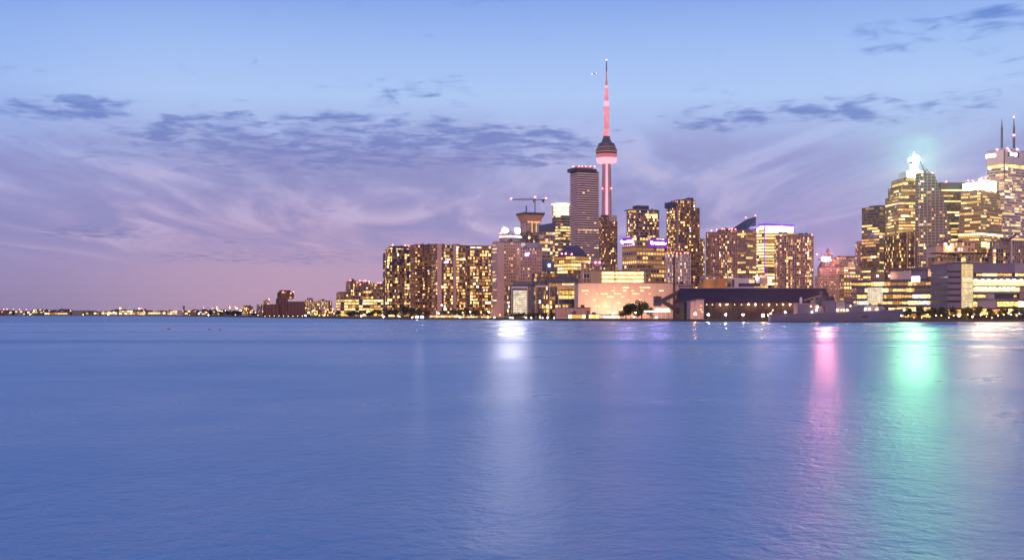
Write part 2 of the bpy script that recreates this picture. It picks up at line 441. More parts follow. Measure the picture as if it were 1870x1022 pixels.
# construction tower and crane
b = Bld('unfinished_tower', 'half built tower with an orange flared formwork top under a crane', 'tower', 951, 960, 986, 1500, .4, core='gdark', frame='rose')
b.S(None, None, 405, fh=3.4, bay=2.6, slab=.3, pier=.35, mode='condo', p=.05, wmix=(1, 0, 0, 3, 0, 0))
zt = b.z(388); z1 = b.z(392); z0 = b.z(407); W, D = b.W, b.D; e = 4.2
fm = MB(); fm.prism([(-.6, -.6), (W + .6, -.6), (W + .6, D + .6), (-.6, D + .6)], z0 + 2, z1, 0, [(-e, -e), (W + e, -e), (W + e, D + e), (-e, D + e)])
b.part('formwork', fm, 'orange')
fm = MB(); fm.box(-e - .6, W + e + .6, -e - .6, D + e + .6, z1 + .01, zt)
for k in range(9): fm.bar((-e + (W + 2 * e) * k / 8, -e - .3, zt), (-e + (W + 2 * e) * k / 8, -e - .3, zt + 1.6), .35)
b.part('work_platform', fm, 'steel')
fl = MB()
for k in range(4): fl.box(W * (.12 + .22 * k), W * (.12 + .22 * k) + 3.6, -1.3, -.9, z0 + .5, z0 + 2.2)
b.part('site_light', fl, em('site_light', (1, .42, .22), 1.6, False))
for k in range(2):
    q = MB(); q.box(W * (.4 + .3 * k), W * (.4 + .3 * k) + 1.5, -.5, -.2, b.z(424), b.z(405.5)); b.part('hoist_light', q, WMAT[0])
b.boxp('mast', 960.7, 962.3, 376, 388, 2, 3.2, 'steel'); b.done()
b = Bld('office_block', 'dark roofed block under the unfinished tower, between the hotel towers', 'building', 950, 956, 984, 1300, .3, core='gdark', frame='dark')
b.S(None, None, 424.5, fh=4.2, bay=3, slab=.3, pier=.2, p=.12); b.done()
Yc = 1515.0
cr = empty('tower_crane', 'hammerhead crane with red lamps standing over the unfinished tower', 'crane', (WX(977, Yc), Yc, WZ(390, Yc)))
def cz(py): return WZ(py, Yc) - WZ(390, Yc)
def cxx(px): return WX(px, Yc) - WX(977, Yc)
mm = MB()
for sx in (-.9, .9):
    for sy in (-.9, .9): mm.bar((sx, sy, 0), (sx, sy, cz(363)), .3)
for k in range(9):
    za, zb = cz(390 - 3 * k), cz(387 - 3 * k)
    for sy in (-.9, .9): mm.bar((-.9, sy, za), (.9, sy, zb), .22); mm.bar((-.9, sy, zb), (.9, sy, zb), .22)
mm.build('mast', M['rust'], cr)
jb = MB()
xa, xb = cxx(933.5), 0; zz = cz(365)
for sy in (-.8, .8): jb.bar((xa, sy, zz), (xb, sy, zz), .32)
jb.bar((xa, 0, zz + 1.0), (xb, 0, zz + 2.2), .32)
for k in range(18):
    x0, x1 = xa + (xb - xa) * k / 18, xa + (xb - xa) * (k + 1) / 18; t = 1.0 + 1.2 * k / 18
    for sy in (-.8, .8): jb.bar((x0, sy, zz), ((x0 + x1) / 2, 0, zz + t), .2); jb.bar(((x0 + x1) / 2, 0, zz + t), (x1, sy, zz), .2)
jb.build('jib', M['rust'], cr)
cj = MB(); cj.box(0, cxx(998), -.9, .9, zz - .2, zz + .5); cj.box(cxx(990), cxx(994), -.9, .9, zz - 3.2, zz - .22); cj.bar((0, 0, cz(361)), (cxx(996), 0, zz + .6), .22); cj.bar((0, 0, cz(363)), (0, 0, cz(360)), .6); cj.build('counter_jib', M['rust'], cr)
cb = MB(); cb.box(-2.6, -.95, -1.0, .9, zz - 3, zz - .2); cb.build('cab', M['steel'], cr)
for px, py in ((933.5, 363), (977, 360), (997, 362)): link('beacon', BEACON, cr, (cxx(px), -.9, cz(py)), 0, (.9, .9, .9))
# slanted blue office
b = Bld('office_tower', 'office with a slanting blue roof and bright ribbon floors, right of the unfinished tower', 'building', 982, 985, 1013, 1350, .15, core='gblue', frame='grey')
b.S(None, None, 424, fh=4, bay=2.5, slab=.3, pier=.06, mode='office', p=.55)
rf = MB(); W, D = b.W, b.D; za = b.z(424) + .7
rf.slabxz([(-.4, za), (W + .4, za), (W + .4, b.z(406)), (-.4, b.z(411))], -.3, D * .8); b.part('slanted_roof', rf, 'gblue'); b.done()
b = Bld('office_block', 'low dark block with one glaring blue white lamp between the hotel and the domed office', 'building', 985, 989, 1011, 1150, .2, core='navy', frame='dark')
b.S(None, None, 477.5, fh=5, bay=8, slab=.12, pier=.05, p=0); b.S(985, 1013, 496, -3, 0, base=499.5, fh=4.2, bay=2.5, slab=.2, pier=.08, mode='full', p=.9)
x = b.lx(1003, -1); q = MB(); q.ball((x, -1.2, b.z(484.5)), .95); b.part('floodlight', q, em('blue_white_lamp', (.55, .8, 1), 60)); b.done()
b = Bld('office_tower', 'dark banded office behind the blue white lamp', 'building', 982, 986, 1009, 1240, .2, core='gdark', frame='grey')
b.S(None, None, 440, fh=3.9, bay=2.6, slab=.35, pier=.08, mode='office', p=.55); b.beacon(999, 438, 1, .8); b.done()
# round crowned tower
Yr = 1650.0
b = Bld('round_tower', 'round tower with a glowing colonnaded crown behind the tall balconied tower', 'tower', 1008, 1009, 1043, Yr, .0, D=30, core='gdark', frame='tan')
r = b.W / 2; ccx, ccy = r, r; zt = b.z(393); n = round(zt / 4); fh = zt / n
b.core.lathe([(r, 0), (r, zt)], 32, (ccx, ccy))
for i in range(n): b.frame.lathe([(r + .25, i * fh), (r + .25, (i + .38) * fh)], 32, (ccx, ccy))
for i in range(n):
    p_ = .85 if n - 9 < i < n - 3 and i % 2 else b.rng.choice((.05, .1, .5, .9))
    for k in range(11):
        a = -pi * (k + .5) / 11
        if b.rng.random() < p_: b.win.append((ccx + (r + .05) * cos(a), ccy + (r + .05) * sin(a), (i + .7) * fh, r * .27, .15, fh * .5, b.rng.choice((0, 1, 1, 2)), a + pi / 2))
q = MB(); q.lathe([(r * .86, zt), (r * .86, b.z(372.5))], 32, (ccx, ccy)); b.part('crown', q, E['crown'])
q = MB()
for k in range(32):
    a = 2 * pi * k / 32; q.bar((ccx + r * .97 * cos(a), ccy + r * .97 * sin(a), zt), (ccx + r * .97 * cos(a), ccy + r * .97 * sin(a), b.z(373)), .8)
q.lathe([(r, b.z(386)), (r, b.z(385))], 32, (ccx, ccy)); q.lathe([(r, b.z(379.5)), (r, b.z(378.8))], 32, (ccx, ccy)); b.part('colonnade', q, 'beige')
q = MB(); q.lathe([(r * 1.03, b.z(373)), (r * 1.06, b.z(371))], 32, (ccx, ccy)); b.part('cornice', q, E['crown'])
b.done()
# tall balconied tower
b = Bld('apartment_tower', 'tallest apartment tower, banded with pale balconies, just left of the needle tower', 'tower', 1042, 1055, 1093, 1500, .38, core='gbrown', frame='blush')
b.S(None, None, 313, fh=3.0, bay=3.4, slab=.48, pier=.0, pr=1.1, p=.0)
b.mat[2] = 'dark'; rr = b.rng
for i in range(58):
    z = i * b.z(313) / 58
    for j in range(9):
        q = .75 if i in (33, 34) else (.14 if i < 33 else .03)
        if rr.random() < q: b.addwin('F', 0, 0, 0, 0, b.W * j / 9 + .3, b.W * (j + 1) / 9 - .3, z + 1.2, z + 2.6, rr.choice((0, 1, 1, 2)), .3)
        if rr.random() < .14: b.core.box(b.W * j / 9, b.W * (j + 1) / 9, -.9, -.003, z + 1.15, z + 2.95)
b.boxp('penthouse', 1046, 1090, 306.5, 312.6, 2, b.D - 3, 'dark'); b.boxp('penthouse', 1055, 1084, 303.5, 306.2, 5, b.D - 6, 'rose')
for x in (1047, 1057, 1063, 1070, 1078, 1086): b.beacon(x, 304, 3)
b.done()
# needle tower
Yn = 2500.0
nt_ = empty('observation_tower', 'needle tower lit pink with a round pod and a long antenna, tallest on the skyline', 'tower', (WX(1107.5, Yn), Yn, G))
def nz(py): return WZ(py, Yn) - G
k = Yn / F
def star(r, w):                     # Y shaped shaft with three tapering legs
    pts = []
    for i in range(3):
        a = -pi / 2 + pi / 3 + i * 2 * pi / 3
        for d in (-w / r, w / r): pts.append((r * cos(a + d), r * sin(a + d)))
        pts.append((r * .52 * cos(a + pi / 3), r * .52 * sin(a + pi / 3)))
    return pts
sh = MB(); zs = [0, nz(500), nz(395), nz(330), nz(297)]; rs = [20, 14.5, 11.2, 10.2, 9.6]
for i in range(4): sh.prism(star(rs[i], 3.2), zs[i], zs[i + 1] - .002, 0, star(rs[i + 1], 3.2))
sh.build('shaft', M['tower'], nt_)
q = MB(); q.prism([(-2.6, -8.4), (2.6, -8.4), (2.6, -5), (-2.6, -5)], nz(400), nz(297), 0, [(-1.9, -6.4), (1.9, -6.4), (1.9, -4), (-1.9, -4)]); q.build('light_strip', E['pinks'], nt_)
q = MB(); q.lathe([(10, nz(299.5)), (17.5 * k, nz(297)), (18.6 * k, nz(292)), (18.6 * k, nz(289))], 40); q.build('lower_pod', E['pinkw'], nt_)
q = MB(); q.lathe([(18.2 * k, nz(289)), (19.3 * k, nz(284)), (19.3 * k, nz(283.5)), (18.6 * k, nz(282))], 40); q.build('light_ring', em('ring_led', (1, .26, .34), .62, False), nt_)
q = MB(); q.lathe([(18.4 * k, nz(282)), (19.6 * k, nz(277)), (19.0 * k, nz(273)), (17 * k, nz(271)), (17 * k, nz(267.5)), (15.2 * k, nz(266)), (14.8 * k, nz(262.5)), (12 * k, nz(262)), (8.5 * k, nz(258))], 40); q.build('upper_pod', M['pod'], nt_)
q = MB(); q.lathe([(19.75 * k, nz(278.8)), (19.75 * k, nz(277.6))], 40); q.lathe([(17.1 * k, nz(270.4)), (17.1 * k, nz(269.6))], 40); q.build('window_band', WMAT[3], nt_)
for a in range(10):
    an = -pi * (a + .5) / 10; q = MB(); q.box(19.4 * k * cos(an) - 1, 19.4 * k * cos(an) + 1, 19.4 * k * sin(an) - .6, 19.4 * k * sin(an) + .6, nz(275.4), nz(274.4)); q.build('window', WMAT[3], nt_)
q = MB(); q.lathe([(8 * k, nz(262)), (8 * k, nz(255)), (6.3 * k, nz(253)), (6.3 * k, nz(249))], 8); q.build('mast_base', M['pod'], nt_)
q = MB(); q.lathe([(5.4 * k, nz(249)), (4.6 * k, nz(203))], 12); q.build('upper_shaft', E['pink'], nt_)  # pink floodlighting of the mast is put into its own emission
q = MB(); q.lathe([(4.4 * k, nz(203)), (6.6 * k, nz(201)), (7.0 * k, nz(199)), (6.6 * k, nz(196)), (4.2 * k, nz(194.5))], 24); q.build('sky_pod', em('sky_pod_glow', (1, .42, .5), .85, False), nt_)
q = MB(); q.lathe([(4.0 * k, nz(194.5)), (3.8 * k, nz(185))], 10); q.build('glow_band', E['pinkw'], nt_)
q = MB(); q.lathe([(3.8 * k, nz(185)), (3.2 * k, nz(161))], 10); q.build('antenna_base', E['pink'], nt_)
q = MB(); q.lathe([(3.0 * k, nz(161)), (2.7 * k, nz(157))], 10); q.build('glow_band', E['pinkw'], nt_)
q = MB(); q.lathe([(2.2 * k, nz(157)), (1.8 * k, nz(147)), (1.3 * k, nz(146)), (1.1 * k, nz(130))], 8); q.build('antenna', em('antenna_glow', (1, .3, .36), .6, False), nt_)
q = MB(); q.lathe([(1.1 * k, nz(130)), (.7 * k, nz(110))], 8); q.build('antenna_tip', M['rust'], nt_)
link('beacon', BEACON, nt_, (0, 0, nz(110)), 0, (1.1,) * 3)
for px in (1099.5, 1115.5): link('beacon', BEACON, nt_, ((px - 1107.5) * k, -10, nz(345)), 0, (1.0,) * 3)
# dark condo beside the needle's foot
b = Bld('apartment_tower', 'brown apartment tower with a tall blank cap standing in front of the needle shaft', 'tower', 1094, 1100, 1127, 1450, .35, core='gbrown', frame='brown')
b.S(None, 1112, 397, fh=3.0, bay=3.0, slab=.3, pier=.25, p=.3); b.S(1112, None, 405, 0, None, fh=3, bay=3, slab=.3, pier=.25, p=.3)
b.boxp('penthouse', 1112.3, 1126.6, 393, 405, .4, b.D - 2, 'rose'); b.boxp('penthouse', 1103, 1112, 392, 396.6, 4, 14, 'dbrown'); b.done()
# domed glass office
b = Bld('domed_office', 'yellow lit office under a dark faceted glass dome', 'building', 1012, 1043, 1079, 1250, .62, core='gold', frame='tan')
b.S(None, None, 468, fh=3.9, bay=2.9, slab=.28, pier=.16, mode='office', p=.85)
W, D = b.W, b.D; z0 = b.z(467.5)
def oct_(x0, x1, y0, y1, t): return [(x0 + t, y0), (x1 - t, y0), (x1, y0 + t), (x1, y1 - t), (x1 - t, y1), (x0 + t, y1), (x0, y1 - t), (x0, y0 + t)]
q = MB(); q.prism(oct_(1, W - 1, 1, D - 1, 3), z0, b.z(458), 0, oct_(3, W - 3, 3, D - 3, 4)); q.prism(oct_(3, W - 3, 3, D - 3, 4), b.z(458) + .01, b.z(450), 0, oct_(6.5, W - 6.5, 6.5, D - 6.5, 3)); q.prism(oct_(6.5, W - 6.5, 6.5, D - 6.5, 3), b.z(450) + .01, b.z(446.5), 0, oct_(10, W - 10, 10, D - 10, 2))
b.part('dome', q, 'navy')
for x in (1026, 1033, 1044): b.beacon(x, 463 if x != 1044 else 464, -.5, .8)
b.done()
b = Bld('domed_pavilion', 'small pinkish domed block with red roof lamps below the brown capped tower', 'building', 1070, 1078, 1112, 1190, .3, core='gdark', frame='rose')
b.S(None, None, 487, fh=3.6, bay=2.6, slab=.35, pier=.35, p=.3)
q = MB(); rr_ = b.W * .36; q.lathe([(rr_, b.z(486.6)), (rr_ * .98, b.z(482)), (rr_ * .8, b.z(477)), (rr_ * .4, b.z(473)), (.5, b.z(471.5))], 24, (b.W * .45, b.W * .4)); b.part('dome', q, 'mauve')
for x in (1076, 1087.5, 1095): b.beacon(x, 479 if x > 1080 else 480, 1, .9)
b.done()
b = Bld('office_block', 'small grey framed block with dark upright panels beside the ribbon lit parking block', 'building', 1062, 1066, 1082, 960, .2, core='gdark', frame='lgrey')
b.S(None, None, 482, fh=4.2, bay=3.4, slab=.15, pier=.15, p=.25); b.done()
b = Bld('office_block', 'tiny brick block with square windows above the glass college', 'building', 1051, 1053, 1063, 1000, .2, core='gbrown', frame='tan')
b.S(None, None, 496, fh=3.6, bay=1.8, slab=.4, pier=.4, p=.25); b.done()
b = Bld('parking_block', 'pale block with three long glowing ribbon windows above the salmon factory wall', 'building', 1077, 1079, 1180, 905, .06, core='beige', frame='beige')
b.S(None, None, 494, fh=4, bay=30, slab=0, pier=0, p=0, frame=False)
for t, z in ((496.2, 501.4), (503.6, 508.6), (511, 516)):
    for xa, xb in ((1099, 1122), (1124, 1175)):
        q = MB(); q.box(b.lx(xa), b.lx(xb), -.06, .3, b.z(z), b.z(t)); b.part('window', q, E['ribbon'])
b.done()
# ------------------------------------------------------------------ right of the needle tower
b = Bld('apartment_tower', 'dark balconied apartment tower rising behind the violet signed office', 'tower', 1145, 1153, 1203, 1300, .35, core='gdark', frame='mauve')
b.S(None, None, 384, fh=3.05, bay=3.4, slab=.25, pier=.1, pr=.9, p=.22)
b.mat[2] = 'dark'; b.boxp('penthouse', 1163, 1185, 375, 383, 3, 14, 'dark'); b.boxp('penthouse', 1152, 1203, 381.5, 383.4, 1, 18, 'mauve')
for j in range(2):
    z = b.z(393 + 4.5 * j)
    for k in range(7):
        if b.rng.random() < .8: b.addwin('F', 0, 0, 0, 0, b.W * .5 + k * 2.2, b.W * .5 + k * 2.2 + 1.9, z, z + 2, 2, .95)
b.done()
b = Bld('newspaper_office', 'office with two violet backed white name signs and bright ribbon windows', 'building', 1137, 1163, 1218, 1000, .52, core='gdark', frame='tan')
b.S(None, None, 452, fh=3.9, bay=2.9, slab=.4, pier=.22, mode='office', p=.72)
b.S(None, None, 433.5, base=452, fh=4.4, bay=2.9, slab=.5, pier=.25, mode='office', p=.35)
xa, xb = b.lx(1184), b.lx(1217); z0, z1 = b.z(450.5, xa), b.z(436.5, xa)
q = MB(); q.box(xa, xb, -1.2, -.5, z0, z1); s1 = b.part('sign', q, E['purple'])  # violet halo of the letters is built as a glowing panel
link('lettering', text_mesh('Toronto Star', 3.15, E['whites']), s1, ((xa + xb) / 2, -1.4, (z0 + z1) / 2)).rotation_euler = (pi / 2, 0, 0)
ya, yb = b.lyl(1138), b.lyl(1155); z0, z1 = b.z(447.5, 0, ya * .5), b.z(434.5, 0, ya * .5)
q = MB(); q.box(-1.2, -.5, yb, ya, z0, z1); s2 = b.part('sign', q, E['purple'])
link('lettering', text_mesh('Toronto Star', 3.0, E['whites']), s2, (-1.4, (ya + yb) / 2, (z0 + z1) / 2)).rotation_euler = (pi / 2, 0, -pi / 2)
b.done()
b = Bld('apartment_tower', 'tall dark apartment tower with stacked rooftop boxes, standing clear between two gaps of sky', 'tower', 1218, 1235, 1277, 1250, .42, core='gdark', frame='brown')
b.S(None, None, 379, fh=3, bay=3.3, slab=.25, pier=.15, pr=.6, p=.3)
b.S(1238, 1269, 366, 1, b.D - 4, base=379, fh=3.2, bay=3.3, slab=.3, pier=.2, p=.4)
b.boxp('penthouse', 1226, 1237, 368.5, 378.4, 4, 18, 'navy'); b.boxp('penthouse', 1240, 1262, 363.8, 365.4, 3, 14, 'rose'); b.boxp('penthouse', 1258, 1266.5, 361, 366, 5, 12, 'navy'); b.boxp('pier', 1236.5, 1238.5, 376, 520, -1.0, 1, 'mauve'); b.done()
b = Bld('apartment_tower', 'narrow pale lit tower peeping out beside the tall dark tower with stacked rooftop boxes', 'tower', 1268, 1276, 1286.5, 1420, .4, core='gdark', frame='tan')
b.S(None, None, 437, fh=3, bay=2.4, slab=.3, pier=.2, p=.5); b.done()
b = Bld('apartment_block', 'pale ribbed apartment block with a pinkish frame behind the tall black chimney', 'building', 1214, 1219, 1260, 1010, .2, core='gdark', frame='lgrey')
b.S(None, None, 464, fh=3.2, bay=2.3, slab=.22, pier=.42, pp=.5, p=.3)
for x in (1219, 1226, 1236, 1243, 1250, 1256): b.beacon(x, 462, .5, .45)
b.done()
b = Bld('apartment_tower', 'brown ribbed apartment tower with many red roof lamps, beside the slant topped tower', 'tower', 1290, 1298, 1346, 1290, .35, core='gbrown', frame='rose')
b.S(None, None, 424.5, fh=3, bay=3.2, slab=.25, pier=.28, pp=.6, p=.32)
b.S(1318, None, 419.5, 1, base=424.5, fh=3, bay=3.2, slab=.25, pier=.28, pp=.6, p=.2)
for x, y in ((1299, 421), (1309, 419.5), (1319, 418), (1323, 418.5), (1332, 418.5), (1337, 418), (1343, 418.5)): b.beacon(x, y, 2)
b.done()
b = Bld('apartment_tower', 'glass tower whose roof slants up to a point on the right', 'tower', 1338, 1362, 1380.5, 1500, .6, core='gold', frame='mauve')
ST = dict(fh=3.1, bay=3, slab=.22, pier=.1, p=.3, mode='office')
b.S(None, None, 421, **ST)
W, D = b.W, b.D; z0 = b.z(420.4); zl = b.z(417, 0, D); zr = b.z(395.5, W)
q = MB(); n0 = len(q.v); q.v += [(0, 0, z0), (W, 0, z0), (W, D, z0), (0, D, z0), (0, 0, b.z(401)), (W, 0, zr), (W, D, b.z(407, W, D)), (0, D, zl)]
for f in ((0, 3, 2, 1), (4, 5, 6, 7), (0, 1, 5, 4), (1, 2, 6, 5), (2, 3, 7, 6), (3, 0, 4, 7)): q.face(*f)
b.part('slanted_roof', q, 'gblue')
q = MB()
for k in range(5): q.box(-.2, W + .2, -.2, D + .2, z0 + .8 + k * 3.1, z0 + 1.4 + k * 3.1) if k < 1 else q.box(W * (.22 * k), W + .15, -.15, D * .3, z0 + .8 + k * 2.7, z0 + 1.4 + k * 2.7)
b.part('facade_trim', q, 'mauve'); b.beacon(1362, 397, .5); b.beacon(1379.5, 393.5, .5); b.done()
b = Bld('office_tower', 'bright ribbon lit office with a violet edged glowing white crown', 'tower', 1382, 1396, 1450, 1500, .4, core='gdark', frame='tan')
b.S(None, None, 416, fh=4, bay=2.8, slab=.33, pier=.05, mode='office', p=.8, wmix=(2, 6, 5, 1, .3, .6))
xa = b.lx(1397); xb = b.lx(1448)
q = MB(); q.box(xa, xb, -.6, b.D - 4, b.z(421.5, xa), b.z(412.5, xa)); b.part('crown', q, E['bluew'])
q = MB(); q.box(xa - 1.2, xb + 1.2, -1.0, b.D - 3, b.z(412.4, xa), b.z(408, xa)); q.box(xa - 1.3, xa - .02, -1.0, .5, b.z(423, xa), b.z(412.6, xa)); q.box(xb + .02, xb + 1.3, -1.0, .5, b.z(423, xa), b.z(412.6, xa)); q.box(xa - 1.2, xa - .3, -.75, .4, b.z(520, xa), b.z(424, xa)); b.part('violet_trim', q, E['violet'])
y = b.lyl(1383.5); q = MB(); q.box(-.8, -.2, y - 2, y, b.z(423, 0, y), b.z(416.5, 0, y)); b.part('sign', q, E['bluew']); b.done()
b = Bld('apartment_block', 'broad rose framed apartment block right of the violet crowned office, roof fins on top', 'building', 1415, 1424, 1485, 1200, .33, core='gbrown', frame='rose')
b.S(None, None, 432, fh=3, bay=3.1, slab=.24, pier=.24, pp=.5, p=.36)
b.S(1458, None, 428, .5, base=432, fh=3, bay=2.4, slab=.2, pier=.5, pp=.6, p=0); b.boxp('penthouse', 1424, 1460, 428.8, 431.4, 4, 14, 'rose')
b.beacon(1426, 430, 0); b.beacon(1483, 429, 0)
b.done()
# chateau hotel
b = Bld('chateau_hotel', 'old stone grand hotel with steep roofs, a spire and a glowing red sign', 'building', 1488, 1494, 1556, 1700, .16, core='redpaint', frame='beige')
CH = dict(fh=3.4, bay=2.9, slab=.45, pier=.5, pr=.08, pp=.08, p=.2, wmix=(4, 4, 1, 4, 0, 0))
b.mat[0] = 'gbrown'; b.mat[1] = 'redpaint'
b.S(None, None, 505, **CH); b.S(1497, 1541, 487, 4, base=505, **CH); b.S(1501, 1532, 474, 8, base=487, **CH)
def roofp(name, pa, pb, y0, y1, pz0, pz1, ins, mat='copper'):
    x0, x1 = b.lx(pa, y0), b.lx(pb, y0); q = MB()
    q.prism([(x0, y0), (x1, y0), (x1, y1), (x0, y1)], b.z(pz0), b.z(pz1), 0, [(x0 + ins, y0 + ins), (x1 - ins, y0 + ins), (x1 - ins, y1 - ins), (x0 + ins, y1 - ins)])
    b.part(name, q, mat)
roofp('steep_roof', 1502, 1531, 8, 26, 473, 463.5, 7); roofp('steep_roof', 1499, 1507, 5, 14, 486, 477, 2.8); roofp('steep_roof', 1526, 1540, 5, 20, 486, 476, 5.5)
x0 = b.lx(1514.5, 14); q = MB(); q.box(x0 - 2.6, x0 + 2.6, 14, 20, b.z(464), b.z(457.5)); b.part('cupola', q, 'beige')
q = MB(); q.prism([(x0 - 2.6, 14), (x0 + 2.6, 14), (x0 + 2.6, 20), (x0 - 2.6, 20)], b.z(457.4), b.z(451.5), 0, [(x0 - .2, 16.8), (x0 + .2, 16.8), (x0 + .2, 17.2), (x0 - .2, 17.2)]); b.part('spire', q, 'copper')
xa, xb = b.lx(1502, 2), b.lx(1516, 2); sg = MB()
for k in range(4): sg.bar((xa + (xb - xa) * k / 3, 3, b.z(487)), (xa + (xb - xa) * k / 3, 3, b.z(467)), .4)
sg.bar((xa, 3, b.z(477)), (xb, 3, b.z(477)), .4); sg.box(xa - .5, xb + .5, 2.75, 2.95, b.z(476), b.z(468)); s1 = b.part('sign_frame', sg, 'steel')  # backing board added to keep the sign's light off the facade
l1 = link('lettering', text_mesh('Fairmont', 2.9, E['pinksign'], .3), s1, ((xa + xb) / 2, 2.4, b.z(470.3)))
l2 = link('lettering', text_mesh('Royal York', 2.75, E['pinksign'], .3), s1, ((xa + xb) / 2, 2.4, b.z(474.3)))
l1.rotation_euler = l2.rotation_euler = (pi / 2, 0, 0)
b.beacon(1492, 464.5, 3, .9)
b.done()
b = Bld('office_block', 'dark roofed block with scattered lights between the grand hotel and the black office tower', 'building', 1526, 1531, 1566, 1900, .2, core='gbrown', frame='rose')
b.S(None, None, 470, fh=4, bay=3.4, slab=.4, pier=.3, mode='office', p=.55); b.boxp('penthouse', 1533, 1546, 467, 469.6, 3, 14, 'rose'); b.boxp('penthouse', 1547, 1566, 467.5, 469.6, 3, 14, 'dark'); b.done()
b = Bld('office_block', 'low orange lit block with a small violet light in front of the scattered light block', 'building', 1538, 1541, 1576, 1100, .2, core='gold', frame='tan')
b.S(None, None, 502, fh=3.6, bay=3, slab=.4, pier=.3, mode='office', p=.5)
x = b.lx(1551.5); q = MB(); q.box(x - 1.1, x + 1.1, -.5, -.32, b.z(507), b.z(504.2)); b.part('sign', q, E['violet']); b.done()
b = Bld('apartment_tower', 'thin balconied tower hugging the left flank of the black office tower', 'tower', 1564.5, 1569, 1577, 1720, .4, core='gdark', frame='mauve')
b.S(None, None, 446, fh=3.2, bay=3, slab=.35, pier=.05, pr=1.0, p=.15); b.boxp('penthouse', 1569, 1576, 440, 445.4, 1, 9, 'mauve'); b.done()
b = Bld('office_tower', 'broad black office tower with rows of amber windows, left of the green lit tower', 'tower', 1574, 1606, 1642, 1500, .62, core='gdark', frame='dark')
def up(f, a, z): return z > 112 and b.rng.random() < .75
b.mat[1] = pm('brown_black_spandrels', (.10, .075, .07), .5); b.S(None, None, 378, fh=3.75, bay=2.7, slab=.42, pier=.1, pr=.15, pp=.12, mode='office', p=None, skip=up)
b.boxp('penthouse', 1607, 1622, 374.5, 377.4, 3, 20, 'dark'); b.done()
# green crowned tower
b = Bld('office_tower', 'stepped office tower with a floodlit white crown and a glaring green topped spire', 'tower', 1639, 1641, 1690, 1420, .08, D=40, core='gold', frame='tan')
ST = dict(fh=3.9, bay=2.7, slab=.42, pier=.2, mode='office', p=.68)
b.S(None, None, 358, **ST); b.S(1645, None, 340, 2, base=358, **ST); b.S(1650, None, 326, 4, base=340, **ST)
q = MB(); x0, x1 = b.lx(1655.5, 6), b.lx(1685.5, 6); q.box(x0, x1, 6, 30, b.z(325.4), b.z(311)); b.part('crown', q, pm('white_granite', (.8, .78, .72), .7, 0, .05)) ; n = 8
q = MB()
for k in range(n): q.box(x0 + (x1 - x0) * (k + .08) / n, x0 + (x1 - x0) * (k + .92) / n, 5.6, 5.9, b.z(324.8), b.z(311.8))
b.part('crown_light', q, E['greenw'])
q = MB()
for k in range(1, 6): q.box(x0 + (x1 - x0) * (k + .2) / 7, x0 + (x1 - x0) * (k + .62) / 7, 5.4, 5.58, b.z(318), b.z(316))
b.part('crown_window', q, 'gold')
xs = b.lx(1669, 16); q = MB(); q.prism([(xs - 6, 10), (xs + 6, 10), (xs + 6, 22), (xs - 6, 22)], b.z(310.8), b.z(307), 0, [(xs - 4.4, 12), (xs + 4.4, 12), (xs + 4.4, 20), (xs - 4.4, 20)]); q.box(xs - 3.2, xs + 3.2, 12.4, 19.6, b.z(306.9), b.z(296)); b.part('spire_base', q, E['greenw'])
q = MB(); zc = b.z(287); r = 4.6
q.prism([(xs - 3, 12.6), (xs + 3, 12.6), (xs + 3, 19.4), (xs - 3, 19.4)], b.z(295.8), b.z(291.5), 0, [(xs - r, 11), (xs + r, 11), (xs + r, 21), (xs - r, 21)])
q.prism([(xs - r, 11), (xs + r, 11), (xs + r, 21), (xs - r, 21)], b.z(291.4), b.z(285), 0, [(xs - r, 11), (xs + r, 11), (xs + r, 21), (xs - r, 21)])
q.prism([(xs - r, 11), (xs + r, 11), (xs + r, 21), (xs - r, 21)], b.z(284.9), b.z(279), 0, [(xs - 1.2, 15), (xs + 1.2, 15), (xs + 1.2, 17), (xs - 1.2, 17)])
sgn = b.part('sign', q, 'steel')
q = MB(); q.slabxz([(xs - 2.6, b.z(294.6)), (xs + 2.6, b.z(294.6)), (xs + r - .3, b.z(291)), (xs + r - .3, b.z(285.2)), (xs + 2.2, b.z(281.5)), (xs - 2.2, b.z(281.5)), (xs - r + .3, b.z(285.2)), (xs - r + .3, b.z(291))], 10.5, 10.9); q.build('light_panel', E['green'], sgn); q = MB(); q.box(xs - r - .2, xs - r - .01, 11.4, 20.6, b.z(291.2), b.z(285.2)); q.build('light_panel', E['green2'], sgn)
q = MB(); q.bar((xs, 16, b.z(279)), (xs, 16, b.z(274)), .8); b.part('spire', q, E['greenw']); b.done()
